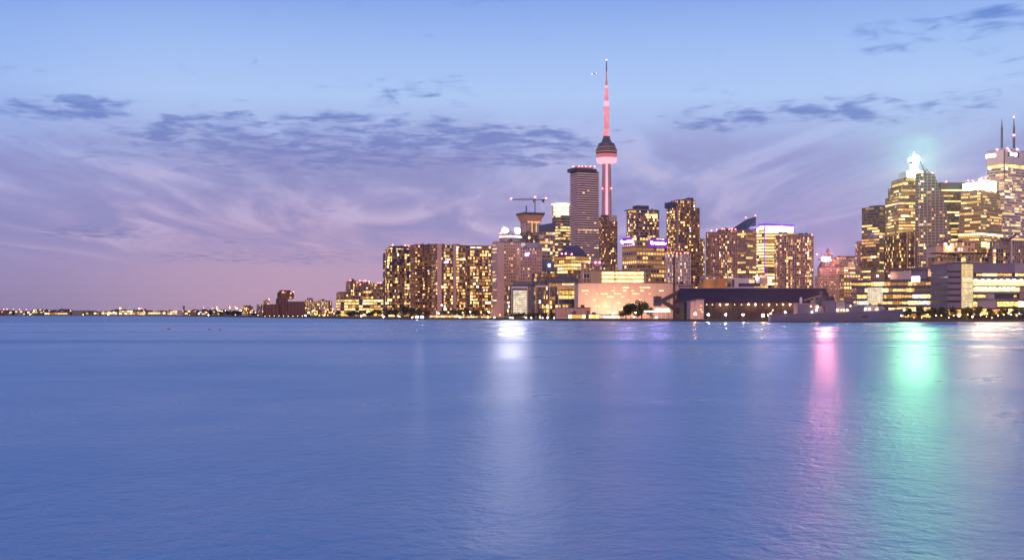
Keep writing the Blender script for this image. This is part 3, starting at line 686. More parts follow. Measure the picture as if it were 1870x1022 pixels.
# curved glass tower
b = Bld('apartment_tower', 'dark glass tower whose right edge curves like a sail, with a crane on its roof', 'tower', 1670, 1672, 1737, 1200, -.34, D=26, core='gdark', frame='mauve')
PR = [(318, 1706), (326, 1709), (340, 1714.5), (355, 1720), (370, 1725), (390, 1730), (410, 1734), (430, 1736.5), (450, 1737), (575, 1737)]
def edge(py):
    for (a, xa), (c, xc) in zip(PR, PR[1:]):
        if py <= c: return xa + (xc - xa) * (max(py, a) - a) / (c - a)
    return PR[-1][1]
b.core.slabxz([(0, 0), (b.W, 0)] + [(b.lx(xp), b.z(yp)) for yp, xp in reversed(PR[:-1])] + [(0, b.z(318))], 0, b.D)
zt = b.z(318); n = round(zt / 3.05); fh = zt / n; rr = b.rng
colq = [rr.choice((.3, .6, 1, 1.5)) for _ in range(16)]
for i in range(n):
    py = 572 - ((i + .5) * fh + G - H) * F / b.Y; xe = b.lx(edge(py)); z = i * fh
    b.frame.box(-.35, xe + .2, -.35, b.D + .35, z, z + .22 * fh)
    nb = int(b.W / 2.6)
    for j in range(nb):
        xa = j * 2.6 + .3
        if xa + 2.6 > xe: break
        pp_ = (.45 if i < n * .86 else .05) * colq[j]
        if .42 < j / nb < .62 and i > n * .5: pp_ *= .3
        if rr.random() < pp_: b.addwin('F', 0, 0, 0, 0, xa, xa + rr.choice((1.2, 2.1, 2.1, 4.4 if xa + 7 < xe else 2)), z + .32 * fh, z + .95 * fh, rr.choices(range(6), (4, 6, 3, 2, 1, .3))[0])
for j in range(1, 9): 
    xx = j * b.W / 9; py = 318
    while py < 470 and b.lx(edge(py)) < xx + .5: py += 3
    b.frame.box(xx - .3, xx + .3, -.5, .05, 0, b.z(py) - 1)
b.boxp('penthouse', 1674, 1700, 316, 320, 3, 18, 'mauve')
for x in (1686, 1694): 
    q = MB(); q.box(b.lx(1680), b.lx(1688), -.6, -.36, b.z(333), b.z(330.6)); 
b.part('window', q, WMAT[4]); b.beacon(1703.5, 316.5, 1, .8); b.done()
Yk = 1212.0
cr = empty('derrick_crane', 'thin luffing crane on the roof of the sail shaped tower', 'crane', (WX(1690, Yk), Yk, WZ(318, Yk)))
def kp(px, py, y=0): return (WX(px, Yk) - WX(1690, Yk), y, WZ(py, Yk) - WZ(318, Yk))
q = MB(); q.bar(kp(1690, 318), kp(1690.5, 312), .8); q.bar(kp(1688, 318), kp(1692, 309), .3); q.build('mast', M['steel'], cr)
q = MB(); q.bar(kp(1689, 316, -.5), kp(1679, 294), .45); q.bar(kp(1690.5, 316, .5), kp(1679, 294), .45)
for k in range(8): t = k / 8; q.bar((kp(1689, 316)[0] * (1 - t) + kp(1679, 294)[0] * t - .3, -.3, kp(0, 316)[2] * (1 - t) + kp(0, 294)[2] * t), (kp(1690, 316)[0] * (1 - t) + kp(1679, 294)[0] * t + .3, .3, kp(0, 313)[2] * (1 - t) + kp(0, 292)[2] * t), .2)
q.build('jib', M['steel'], cr)
q = MB(); q.bar(kp(1679, 294), kp(1692, 309), .2); q.bar(kp(1692, 309), kp(1699, 318), .5); q.build('stay', M['steel'], cr)
b = Bld('office_tower', 'flat topped black tower between the sail shaped tower and the white crowned tower', 'tower', 1716, 1719, 1762, 1620, .06, D=36, core='gdark', frame='dark')
b.S(None, None, 346, fh=3.9, bay=2.8, slab=.42, pier=.1, pr=.1, pp=.1, mode='office', p=None, wmix=(4, 6, 3, 1, 0, .3)); b.boxp('penthouse', 1718, 1762, 333, 345.2, -.1, 30, 'dark'); b.beacon(1728, 332, 2, .9); b.done()
# white crowned tower
b = Bld('office_tower', 'gold lit faceted tower with a glaring white crown, left of the twin antenna tower', 'tower', 1750, 1791, 1831, 1500, .72, core='gold', frame='beige')
ST = dict(fh=3.8, bay=2.5, slab=.42, pier=.2, mode='office', wmix=(5, 6, 2, 3, 0, .3))
b.S(None, None, 430, p=.6, **ST)
W, D = b.W, b.D
zt = b.z(346.5)
b.sec(0, W, 0, D, b.z(430), b.z(425), fh=4, bay=2.5, slab=.1, pier=.05, mode='full', p=1, wmix=(0, 0, 1, 0, 0, 2))
b.sec(0, W * .95, 0, D * .95, b.z(425), b.z(382), p=.35, **ST)
b.sec(0, W * .88, 0, D * .87, b.z(382), zt, p=.35, **ST)
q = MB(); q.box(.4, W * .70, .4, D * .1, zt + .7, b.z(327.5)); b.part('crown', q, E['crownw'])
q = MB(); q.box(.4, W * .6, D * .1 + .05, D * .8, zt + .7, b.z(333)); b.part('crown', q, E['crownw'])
for k in range(5):
    for j in range(2): q = MB(); q.box(W * (.1 + .12 * k), W * (.15 + .12 * k), .1, .3, zt + 3 + 4 * j, zt + 4.4 + 4 * j); b.part('window', q, 'gold')
b.addwin('F', 0, 0, 0, 0, 1, W - 1, b.z(446), b.z(442), 5, .5); b.addwin('F', 0, 0, 0, 0, 1, W - 3, b.z(451), b.z(448), 2, .5)
for x in (1768, 1776, 1792, 1800): b.beacon(x, 330 if x < 1790 else 325, 3)
b.done()
# twin antenna tower
b = Bld('office_tower', 'tallest white clad office tower with two antennas and white roof signs, at the right edge', 'tower', 1803, 1834, 1912, 1620, .55, core='gdark', frame='lgrey')
ST = dict(fh=3.9, bay=2.8, slab=.45, pier=.16, pr=.25, pp=.2, mode='office')
b.S(None, None, 307, p=.42, wmix=(5, 6, 2, 3, .2, .2), **ST)
b.S(None, None, 299, base=307, fh=8, bay=3, slab=.25, pier=.1, mode='full', p=.95, wmix=(1, 4, 3, 0, 0, 0), core=True)
W, D = b.W, b.D; b.sec(0, W, 0, D, b.z(299) + .7, b.z(273), fh=20, bay=40, slab=1, pier=0, p=0, faces='')
b.roofm.box(-.6, .6, -.6, .6, b.z(330), b.z(274))
def tsign(x, y, z, rz, w, h, tx):
    q = MB(); q.box(-w / 2, w / 2, -.1, .1, -h / 2, h / 2); o = q.build('sign', M['dark'], b.root, loc=(x, y, z)); o.rotation_euler = (0, 0, rz)
    l = link('lettering', text_mesh(tx, h * 1.12, E['screen']), o, (0, -.3, 0)); l.rotation_euler = (pi / 2, 0, 0)
xa, xb = b.lx(1840), b.lx(1860); tsign((xa + xb) / 2, -.7, b.z(281.5, xa), 0, xb - xa, 6.5, 'BMO')
ya, yb = b.lyl(1803.8), b.lyl(1816); tsign(-.7, (ya + yb) / 2, b.z(286, 0, ya), -pi / 2, ya - yb, 6.5, 'BMO')
for (px, top, ly) in ((1829.5, 217, 20), (1851.5, 214, 14)):
    x = b.lx(px, ly); z0 = b.z(271, x, ly); z1 = b.z(top, x, ly); zm = z0 + (z1 - z0) * .72; q = MB()
    for sx, sy in ((-1, -1), (1, -1), (1, 1), (-1, 1)): q.bar((x + sx, ly + sy, z0), (x + sx * .7, ly + sy * .7, zm), .38)
    for k in range(9):
        za = z0 + (zm - z0) * k / 9; zb = z0 + (zm - z0) * (k + 1) / 9; q.bar((x - 1, ly - 1, za), (x + 1, ly - 1, zb), .3); q.bar((x + 1, ly - 1, za), (x - 1, ly - 1, zb), .3); q.box(x - .9, x + .9, ly - .9, ly + .9, za, za + .8)
    q.lathe([(.75, zm), (.6, zm + (z1 - zm) * .5), (.2, z1)], 6, (x, ly)); b.part('antenna', q, 'rust')
b.beacon(1851.5, 214, 14, .8); b.beacon(1851.5, 247, 12, 1.4)
for x, y in ((1821, 273.5), (1840, 271.5), (1858, 273), (1843, 275)): b.beacon(x, y, -1, 1.2)
for x in (1808, 1836.5):
    q = MB()
    if x > 1834: q.ball((b.lx(x), -.8, b.z(306)), 1.9)
    else: y = b.lyl(x); q.ball((-.8, y, b.z(308.5, 0, y)), 1.9)
    b.part('floodlight', q, WMAT[5])
b.done()
# mid right blocks
b = Bld('apartment_tower', 'slim dark red tower with pale uprights in front of the green lit tower', 'tower', 1634, 1637, 1672, 1000, .12, D=24, core='gbrown', frame='dbrown')
b.S(None, 1659, 430, fh=3.2, bay=2.6, slab=.2, pier=.2, p=.3, wmix=(3, 4, 2, 3, 3, 0)); b.S(1659, None, 424, -.6, base=None, fh=3.2, bay=3, slab=.25, pier=.4, p=.35, wmix=(3, 3, 1, 5, 1, 0))
for px in (1657.6, 1671): b.boxp('pier', px - .6, px + .6, 425, 487, -1.4, .2, 'rose')
b.done()
b = Bld('heritage_block', 'pink stepped heritage block with warm floodlit left wing behind the steel terrace', 'building', 1706, 1709, 1777, 935, .06, D=18, core='redpaint', frame='redpaint')
b.S(None, 1730, 449, fh=3.6, bay=3, slab=0, pier=0, p=0, faces=''); b.S(1723, None, 443, -2, b.D, 462, fh=3.4, bay=3.4, slab=.4, pier=.3, p=.3)
b.boxp('penthouse', 1737, 1775, 441, 442.6, 0, 12, 'pink')
for x in (1731.5, 1735.5): q = MB(); q.ball((b.lx(x, -3), -3.2, b.z(453)), .55); b.part('floodlight', q, E['warm'])
b.done()
b = Bld('terrace_block', 'open steel framed terrace block with slanting roof struts, above the grey lakeside college', 'building', 1706, 1708, 1806, 860, .06, D=16, core='gbrown', frame='mauve')
b.S(1712, None, 470.5, fh=3.4, bay=4.2, slab=.08, pier=.06, mode='condo', p=.12, wmix=(3, 1, 0, 4, 0, 0)); q = MB()
q.box(b.lx(1709), b.lx(1803), -1.4, 12, b.z(462.5), b.z(461)); xx = 1716
while xx < 1800: q.bar((b.lx(xx), -1, b.z(470)), (b.lx(xx + 5), -1, b.z(462.6)), .5); xx += 6.5
b.part('roof_truss', q, 'rust')
q = MB(); q.box(b.lx(1718), b.lx(1800), -.9, -.5, b.z(469.8), b.z(468.9)); q.box(b.lx(1718), b.lx(1800), -.9, -.5, b.z(478), b.z(477))
for xx in (1745.5, 1765, 1778): q.box(b.lx(xx) - .2, b.lx(xx) + .2, -.95, -.45, b.z(478), b.z(462.7))
b.part('railing', q, 'lgrey'); b.boxp('annex', 1708, 1728, 477, 492, -3, 4, 'rose'); b.done()
b = Bld('apartment_block', 'dark block with white uprights and a scattering of lights, at the right edge', 'building', 1812, 1814, 1880, 950, .06, D=20, core='gdark', frame='mauve')
b.S(None, 1845, 455, fh=3, bay=2.6, slab=.15, pier=.12, p=.3); b.S(1826, 1848, 441, 3, base=455, fh=3, bay=2.2, slab=.12, pier=.5, p=.35); b.S(1845, None, 441, -.5, fh=3, bay=2.1, slab=.12, pier=.4, pp=.5, p=.2)
b.boxp('pier', 1847, 1848.5, 440, 492, -1.4, 0, 'lgrey'); b.boxp('pier', 1812.5, 1814.5, 455, 488, -1.0, .5, 'pink'); b.done()
Yk = 956.0
cr = empty('derrick_crane', 'short blue crane arm tilted above the dark block at the right edge', 'crane', (WX(1840, Yk), Yk, WZ(441, Yk)))
def kp(px, py, y=0): return (WX(px, Yk) - WX(1840, Yk), y, WZ(py, Yk) - WZ(441, Yk))
q = MB(); q.bar(kp(1839, 440), kp(1855, 429), 1.5); q.build('arm', M['navy'], cr)
q = MB(); q.box(kp(1836, 0)[0], kp(1841, 0)[0], -1, 1, 0, kp(0, 437)[2]); q.bar(kp(1838, 441), kp(1838, 434), .6); q.build('cab', M['steel'], cr)
# ------------------------------------------------------------------ waterfront buildings
b = Bld('glass_college', 'dark glass college block of projecting framed bays behind the row of small trees', 'building', 921, 927, 1057, 882, .1, D=26, core='gblue', frame='navy')
GS = dict(fh=3.6, bay=2.6, pr=.12, pp=.2)
b.S(None, 944, 523, 4, slab=.25, pier=.12, p=.3, **GS); b.S(935.5, 975, 524, 0, 8, slab=.18, pier=.12, p=.2, **GS)
b.S(963, 1004, 524, 5, slab=.2, pier=.1, mode='office', p=.3, **GS); b.S(979, 1002, 522, 1, 8, slab=.18, pier=.12, p=.35, **GS)
b.S(1002, 1057, 517, 5, slab=.2, pier=.08, mode='office', p=.4, **GS); b.S(1020, 1050, 522, 0, 8, slab=.2, pier=.12, mode='office', p=.5, **GS)
b.boxp('lit_bay', 937, 962, 530, 574, -.6, -.3, E['cube'])
q = MB()
for k in range(8): x = b.lx(937 + 25 * k / 7); q.box(x - .18, x + .18, -.85, -.62, b.z(574), b.z(530))
for k in range(11): z = b.z(530 + 4.4 * k); q.box(b.lx(937), b.lx(962), -.8, -.63, z - .14, z + .14)
b.part('bay_frame', q, 'lgrey')
for pa, pb, t in ((935, 963, 523.5), (979, 1003, 521.5), (1020, 1051, 521)):
    q = MB(); x0, x1 = b.lx(pa), b.lx(pb); z = b.z(t); q.box(x0 - .4, x1 + .4, -1.1, .5, z - 1.0, z + .3); q.box(x0 - .4, x0, -1.05, .4, 0, z - 1.02); q.box(x1, x1 + .4, -1.05, .4, 0, z - 1.02); b.part('portal_frame', q, 'lgrey')
b.S(936, 973, 515, 8, 22, base=523, slab=.5, pier=0, fh=3.6, p=0, faces=''); b.S(1000, 1056, 509, 8, 22, base=517, slab=.4, pier=.2, fh=3.4, bay=1.5, p=0, faces='')
b.S(975, 1052, 500, 14, 25, base=523, slab=.25, pier=.1, fh=3.6, bay=3.4, p=.12, wmix=(1, 0, 0, 2, 3, 0))
b.done()
# salmon factory
b = Bld('factory', 'floodlit salmon factory wall with scattered short slit windows', 'factory', 1055, 1056, 1230, 838, .02, D=40, core='redpaint', frame='redpaint')
b.core.box(0, b.W, 0, b.D, 0, b.z(517)); b.roofm.box(-.3, b.W + .3, -.3, b.D + .3, b.z(517), b.z(515.8))
r = random.Random(5)
for i in range(11):
    for j in range(8):
        px = 1066 + j * 20.5 + r.uniform(-8, 8) + (i % 2) * 6; w = r.choice((1.2, 1.5, 2.2, 3.2)) if r.random() < .8 else 5
        py = 525 + i * 5.6
        if r.random() < .6 and 1060 < px < 1222 and py < 578 and not (px > 1195 and py > 540): b.addwin('F', 0, 0, 0, 0, b.lx(px) - w / 2, b.lx(px) + w / 2, b.z(py + .8), b.z(py - .8), 2 if w > 2 else 1, .05)
b.S(1231, 1259, 519.5, 3, b.D, slab=0, pier=0, p=0, faces='', frame=False)
for px in (1091, 1118, 1150): 
    q = MB(); q.box(b.lx(px) - .2, b.lx(px) + .2, -.1, .05, b.z(577), b.z(518)); b.part('downpipe', q, 'pink')
b.done()
ch = empty('chimney', 'tall thin black chimney rising by the salmon factory', 'chimney', (WX(1231, 832), 832, G))
q = MB(); q.lathe([(.95, 0), (.85, WZ(476, 832)), (1.05, WZ(475.5, 832)), (1.05, WZ(472, 832))], 14); q.build('stack', M['dbrown'], ch)
q = MB(); q.lathe([(1.2, WZ(500, 832)), (1.2, WZ(499, 832))], 14); q.lathe([(1.2, WZ(522, 832)), (1.2, WZ(521, 832))], 14); q.build('band', M['steel'], ch)
b = Bld('striped_hall', 'low pink hall with close vertical stripes at the left foot of the salmon factory', 'building', 1017, 1019, 1078, 805, .05, D=16, core='redpaint', frame='redpaint')
b.mat[0] = 'brown'; b.S(None, None, 562.5, fh=7, bay=1.15, slab=.12, pier=.55, p=0, pp=.3, faces=''); b.done()
b = Bld('ferry_terminal', 'long low warm lit waterfront pavilion with a thin flat canopy below the salmon factory', 'pavilion', 1036, 1038, 1132, 790, .02, D=9, core='gold', frame='beige')
b.S(None, 1094, 574.5, fh=3.6, bay=2.4, slab=.12, pier=.08, mode='full', p=.9, wmix=(2, 4, 4, 0, 0, 1)); b.S(1100, None, 575.5, fh=3, bay=3, slab=.15, pier=.08, mode='full', p=1, wmix=(0, 1, 3, 0, 2, 2))
q = MB(); q.box(b.lx(1036), b.lx(1096), -2.2, 6, b.z(574.2), b.z(573)); b.part('canopy', q, 'rose'); b.done()
b = Bld('boat_house', 'long glowing pavilion at the water under the brown apartment slab', 'pavilion', 783, 785, 897, 985, .03, D=9, core='gold', frame='tan')
b.S(None, 840, 576, fh=3.6, bay=2.6, slab=.15, pier=.08, mode='full', p=.85, wmix=(2, 3, 5, 1, 1, 3)); b.S(841, None, 577.5, fh=3, bay=3, slab=.15, pier=.1, mode='full', p=.8, wmix=(4, 4, 3, 0, 0, 1))
q = MB(); q.box(b.lx(786), b.lx(832), -1.6, 6, b.z(575.6), b.z(574.7)); b.part('canopy', q, 'rose'); b.done()
b = Bld('lodge', 'small amber gabled lodge glowing beneath the trees at the foot of the brown slab', 'building', 838, 842, 878, 1000, .1, D=10, core='tan', frame='tan')

b.core.box(0, b.W, 0, b.D, 0, b.z(571)); q = MB(); q.slabxz([(-.6, b.z(571)), (b.W * .55, b.z(571)), (b.W * .3, b.z(564))], -.6, b.D); q.slabxz([(b.W * .56, b.z(571)), (b.W + .6, b.z(571)), (b.W * .78, b.z(560.5))], -.4, b.D); b.part('gable', q, 'orange')
for k in range(5): b.addwin('F', 0, 0, 0, 0, b.W * (.08 + .18 * k), b.W * (.17 + .18 * k), .8, 2.6, 1)
b.done()
# conveyor
Yv = 770.0
cv = empty('conveyor', 'dark zigzag conveyor galleries on slanting legs between the factory and the long shed', 'conveyor', (WX(1235, Yv), Yv, G))
def vp(px, py, y=0): return (WX(px, Yv) - WX(1235, Yv), y, WZ(py, Yv) - G)
def vbox(name, xa, xb, t, bt, y0, y1, m):
    q = MB(); q.box(vp(xa, 0)[0], vp(xb, 0)[0], y0, y1, vp(0, bt)[2], vp(0, t)[2]); return q.build(name, M[m], cv)
hh = vbox('head_house', 1241, 1260.5, 522.5, 535.5, -3, 5, 'mauve'); 
q = MB(); q.box(vp(1240, 0)[0], vp(1261.5, 0)[0], -3.4, 5.4, vp(0, 522.4)[2], vp(0, 521)[2]); q.build('roof', M['dark'], hh)
vbox('transfer_house', 1194, 1207, 541, 559, -3, 3, 'navy')
q = MB(); q.bar(vp(1203, 552), vp(1246, 530), 3.4, 2.8); q.build('gallery', M['steel'], cv)
q = MB(); q.bar(vp(1196, 543, -3.4), vp(1262, 582, -3.4), 3.4, 2.8); q.build('gallery', M['steel'], cv)
q = MB(); q.slabxz([(vp(1237, 0)[0], 3), (vp(1258, 0)[0], 3), vp(1256, 536)[::2], vp(1250, 536)[::2]], 1, 4); q.build('support_leg', M['rust'], cv)
for a, c_ in (((1231, 541), (1231, 583)), ((1222, 546), (1222, 584)), ((1246, 536), (1240, 584)), ((1257, 536), (1259, 584)), ((1240, 571), (1240, 584))):
    q = MB(); q.bar(vp(*a), vp(*c_), .5); q.build('support_leg', M['rust'], cv)
b = Bld('canopy_shelter', 'open white lit shelter under the lower conveyor gallery', 'shelter', 1176, 1178, 1224, 765, .03, D=8, core='gold', frame='white')
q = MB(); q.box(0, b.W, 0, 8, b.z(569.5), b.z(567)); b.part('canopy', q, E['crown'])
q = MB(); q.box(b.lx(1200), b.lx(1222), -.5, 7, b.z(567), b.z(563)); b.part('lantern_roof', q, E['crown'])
for k in range(7): q = MB(); q.box(b.W * k / 6.2, b.W * k / 6.2 + .35, .2, .6, 0, b.z(569.6)); b.part('post', q, 'white')
b.done()
# long shed
b = Bld('storage_shed', 'very long dark blue roofed shed behind the warship, lamps along its eaves', 'shed', 1249, 1250, 1527, 742, 0, D=46, core='dark', frame='rust')
W, D = b.W, b.D; ze = b.z(552.5); zr = WZ(526.5, 742 + 23) - G

b.core.box(0, W, .8, D, 0, ze)
q = MB(); n0 = 0
xl = b.lx(1266); xr = b.lx(1508, 23); xe = b.lx(1519)
q.v += [(0, 0, ze), (xe, 0, ze), (xr, 23, zr), (0, 23, zr), (0, D, ze), (xe, D, ze), (xe + 3, -.01, ze - 2.5), (xe + 3, D, ze - 2.5)]
q.face(0, 1, 2, 3); q.face(3, 2, 5, 4); q.face(1, 5, 2); q.face(0, 3, 4); q.face(0, 4, 5, 1)
b.part('roof', q, 'shed')
q = MB(); q.box(-.5, xe + .3, -.6, .4, ze - .35, ze - .003); b.part('eave', q, 'rust')
q = MB(); q.box(0, xr, 22.4, 23.6, zr + .01, zr + .35); b.part('ridge_cap', q, 'mauve')
for k in range(26): b.frame.box(W * k / 25 - .2, W * k / 25 + .2, .45, .85, 0, ze - .4)
b.frame.box(0, W, .5, .79, 4.4, 4.8)
b.done()
r = random.Random(3)
EAVE = [1314, 1326.5, 1366.5, 1379, 1403.5, 1429, 1441.5, 1453]; DIM = [1290, 1300.5, 1341, 1353.5, 1391.5, 1417.5]
for px in EAVE + DIM:
    lit = px in EAVE
    x = b.lx(px); lo = MB(); lo.ball((0, -.25, -.1), .3 if lit else .2, 8, 5)
    o = link('eave_lamp', None, b.root, (x, -1.0, ze - 1.1)); q = MB(); q.bar((0, .9, .4), (0, -.1, .1), .14); q.build('bracket', M['steel'], o); lo.build('bulb', E['warm'] if lit else E['small'], o)
b = Bld('weigh_house', 'pink boxy block with a sodium lamp at the left end of the long shed', 'building', 1259, 1261, 1285, 726, .04, D=12, core='mauve', frame='mauve')
b.S(None, 1272, 550, fh=20, bay=40, slab=0, pier=0, p=0, faces='', frame=False); b.S(1271, None, 547.5, -.8, 11, fh=20, bay=40, slab=0, pier=0, p=0, faces='', frame=False)
for px, py in ((1280, 558), (1279, 565), (1282, 569)): b.addwin('F', 0, 0, -.8, 0, b.lx(px) - .6, b.lx(px) + .6, b.z(py + 1), b.z(py - 1), 1)
b.done()
# tank and plant behind the shed
b = Bld('storage_tank', 'round ochre floodlit tank showing over the left end of the shed roof', 'tank', 1285, 1286, 1313, 830, 0, D=10, core='tank', frame='tank')
rr_ = b.W / 2; q = MB(); q.lathe([(rr_, 0), (rr_, b.z(511)), (rr_ * .98, b.z(510.6)), (.3, b.z(508.5))], 32, (rr_, rr_)); b.part('shell', q, 'tank', True)
q = MB()
for zz in (514, 519): q.lathe([(rr_ + .12, b.z(zz)), (rr_ + .12, b.z(zz - .8))], 32, (rr_, rr_))
b.part('hoop', q, 'brown'); b.done()
b = Bld('plant_house', 'orange walled gabled plant house beside the ochre tank', 'building', 1283, 1286, 1336, 868, .04, D=20, core='orange', frame='orange')
b.core.box(0, b.lx(1325), 0, b.D, 0, b.z(515)); q = MB(); q.slabxz([(b.lx(1311), b.z(515)), (b.lx(1336), b.z(515)), (b.lx(1332), b.z(513)), (b.lx(1312), b.z(506.5))], -.2, b.D); b.part('gable', q, 'orange'); b.boxp('roof', 1285, 1312, 504.5, 509.5, 6, 18, 'mauve')
for px in (1291, 1304): b.addwin('F', 0, 0, 6, 0, b.lx(px, 6) - .9, b.lx(px, 6) + .9, b.z(508), b.z(506.6), 1)
b.done()
b = Bld('silo_plant', 'white plant block with stepped boxes over the middle of the shed roof', 'building', 1330, 1334, 1402, 875, .05, D=20, core='lgrey', frame='lgrey')
q = b.core; q.box(b.lx(1335), b.lx(1349), 0, 12, 0, b.z(507)); q.box(b.lx(1349.1), b.lx(1377), 1, 14, 0, b.z(508)); q.box(b.lx(1322), b.lx(1388), -2, -.1, 0, b.z(524))
b.boxp('penthouse', 1337, 1341, 510, 524, -.6, 2, 'dbrown'); b.boxp('duct', 1350, 1388, 517, 523, -1.2, .9, 'navy'); b.boxp('salmon_wall', 1388.5, 1402, 502, 519, 6, 12, 'redpaint'); b.boxp('penthouse', 1380, 1388.4, 506, 522, 2, 10, 'mauve')
q = MB(); q.ball((b.lx(1382), 1.2, b.z(505)), .6); b.part('floodlight', q, E['white'])
for px in (1371, 1376): b.addwin('F', 0, 0, 1, 0, b.lx(px) - 1, b.lx(px) + 1, b.z(516), b.z(511), 1)
b.done()
# banded offices
def band(b, xa, xb, y, rows, h, cols=0, d=.5, lit=.9, bay=1.9):
    r = b.rng
    for t in rows:
        x0, x1 = b.lx(xa, y), b.lx(xb, y); z0 = b.z(t + h / 2, x0, y); z1 = b.z(t - h / 2, x0, y); n = max(1, round((x1 - x0) / bay)); j = 0
        while j < n:
            k = j + r.randint(1, 5); k = min(k, n)
            if r.random() < lit: b.win.append(((x0 + (x1 - x0) * (j + k) / 2 / n), y - .05, (z0 + z1) / 2, (x1 - x0) * (k - j) / n - .25, .12, z1 - z0 - r.choice((0, 0, .3, .6)), r.choices(range(6), (4, 6, 4, 2, .8, .5))[0], 0))
            j = k
b = Bld('office_block', 'banded lakeside office with dark spandrels, a glowing glass box and a white screen', 'building', 1556, 1556, 1731, 800, -.42, D=24, core='gdark', frame='navy')
n = 6; zt = b.z(513.5); fh = zt / n; b.core.box(0, b.W, 0, b.D, 0, zt)
for i in range(n + 1): b.frame.box(-.5, b.W + .3, -.5, b.D + .4, i * fh - (.0 if i == 0 else .75), i * fh + .95)
for k in range(40): b.frame.box(b.W * k / 40 - .08, b.W * k / 40 + .08, -.2, .05, .1, zt)
x1630 = b.lx(1630)
for i in range(n):
    z0, z1 = i * fh + 1.0, (i + 1) * fh - .78; nb = 44
    j = 0
    while j < nb:
        k = min(nb, j + b.rng.randint(1, 5)); xa, xb = b.W * j / nb, b.W * k / nb
        if b.rng.random() < (1 if i == 0 else .9 if i != 4 else .7): b.win.append(((xa + xb) / 2, -.04, (z0 + z1) / 2, xb - xa - .2, .12, (z1 - z0) * b.rng.choice((1, 1, .7)), b.rng.choices(range(6), (4, 6, 3, 3, .8, .3))[0], 0))
        j = k
b.boxp('lit_glass_box', 1584.5, 1612, 525, 553.5, -1.6, -.55, E['cube'])
q = MB(); x0, x1 = b.lx(1584.5, -1.6), b.lx(1612, -1.6)
for k in range(9): x = x0 + (x1 - x0) * k / 8; q.box(x - .1, x + .1, -1.8, -1.62, b.z(553.5, x0), b.z(525, x0))
for k in range(8): z = b.z(525 + 4.05 * k, x0); q.box(x0, x1, -1.78, -1.63, z - .09, z + .09)
b.part('glazing_bars', q, 'white')
b.boxp('screen', 1665, 1679.5, 505, 514.5, -.9, -.7, E['screen'])
b.boxp('penthouse', 1590, 1616, 496, 512, 8, 20, 'dark'); b.boxp('penthouse', 1625, 1664, 495, 511, 6, 20, 'mauve'); b.boxp('canopy_roof', 1624, 1694, 489, 493, 4, 21, 'navy'); b.boxp('penthouse', 1666, 1694, 493.2, 509, 6.2, 20, 'navy'); b.boxp('penthouse', 1694.3, 1731, 491, 505, 5, 20, 'mauve')
for px, py in ((1602.5, 503.5), (1624, 503.5), (1702, 499.5)):
    q = MB(); x = b.lx(px, 3); q.ball((x, 3, b.z(py, x, 3)), .5); f = b.part('floodlight', q, E['warm'])
    q = MB(); q.bar((x, 3, b.z(py + 1.2, x, 3)), (x, 3, b.z(py + 9, x, 3)), .2); q.build('post', M['steel'], f)
b.done()
b = Bld('lakeside_college', 'grey lakeside college with a glowing glass stair tower and long bright ribbon windows', 'building', 1729, 1730, 1905, 705, .02, D=26, core='gdark', frame='slate')
b.core.box(0, b.lx(1756), 0, b.D, 0, b.z(482)); 
for i in range(7):
    t = (482, 497.5, 508, 519, 530, 541, 552)[i]; bt = (494, 504, 515, 526, 537, 548, 562)[i]; b.frame.box(-.25, b.lx(1756), -.25, b.D, b.z(bt), b.z(t))
b.roofm.box(-.4, b.lx(1777), -.4, b.D, b.z(481.8), b.z(480.5))
b.boxp('stair_tower', 1756.3, 1776.5, 482, 562, -.5, 8, E['stair'])
q = MB(); x0, x1 = b.lx(1756.3), b.lx(1776.5)
for k in range(10): x = x0 + (x1 - x0) * k / 9; q.box(x - .07, x + .07, -.68, -.52, b.z(562), b.z(482))
for t in (493, 505, 517, 527, 540, 551): q.box(x0, x1, -.7, -.53, b.z(t + .3), b.z(t - .3))
b.part('glazing_bars', q, 'beige')
for t in (505, 516, 527, 540, 552):
    q = MB(); q.slabxz([(x0 + .4, b.z(t + 8)), (x1 - .6, b.z(t + 8)), (x1 - .9, b.z(t + 3)), (x1 - 2.4, b.z(t + .8)), (x0 + .4, b.z(t))], -.62, -.54); b.part('stair_flight', q, E['cube'])
xa = b.lx(1776.8); b.core.box(xa, b.W, .5, b.D, 0, b.z(498)); 
q = MB(); q.box(xa, b.W, 0, b.D - 1, b.z(498), b.z(480)); b.part('upper_volume', q, 'slate'); q = MB(); q.box(b.lx(1853), b.W, -.1, 0 - .003, b.z(497), b.z(481)); b.part('upper_panel', q, 'mauve')
q = b.frame
for t, bt in ((505.3, 508.8), (522.5, 524.2), (533, 535.5), (545.5, 548)): q.box(xa, b.W, -.6, 3, b.z(bt), b.z(t))
band(b, 1777, 1870, .5, (501.5,), 5.4, lit=.85)
for t, bt, xe in ((510, 521.5, 1890), (524.6, 532.2, 1862)):
    q = MB(); q.box(xa + .1, b.lx(xe), .1, .45, b.z(bt), b.z(t)); b.part('window', q, E['ribbonb'])
    for k in range(9):
        x = xa + 1 + (b.lx(xe) - xa - 3) * k / 9; q = MB(); q.box(x, x + 2.0, -.02, .09, b.z(t + 2.2), b.z(t + .9)); b.part('reflection_strip', q, E['refl'])  # glowing strips added to strengthen the warm reflection on the water
q = MB(); q.box(b.lx(1862.5), b.W, -.2, .5, b.z(545), b.z(524.6)); b.part('end_panel', q, 'tan')
band(b, 1777, 1800, .5, (540.5,), 6.5, lit=1); band(b, 1817, 1868, .5, (540.5,), 4, lit=.75)
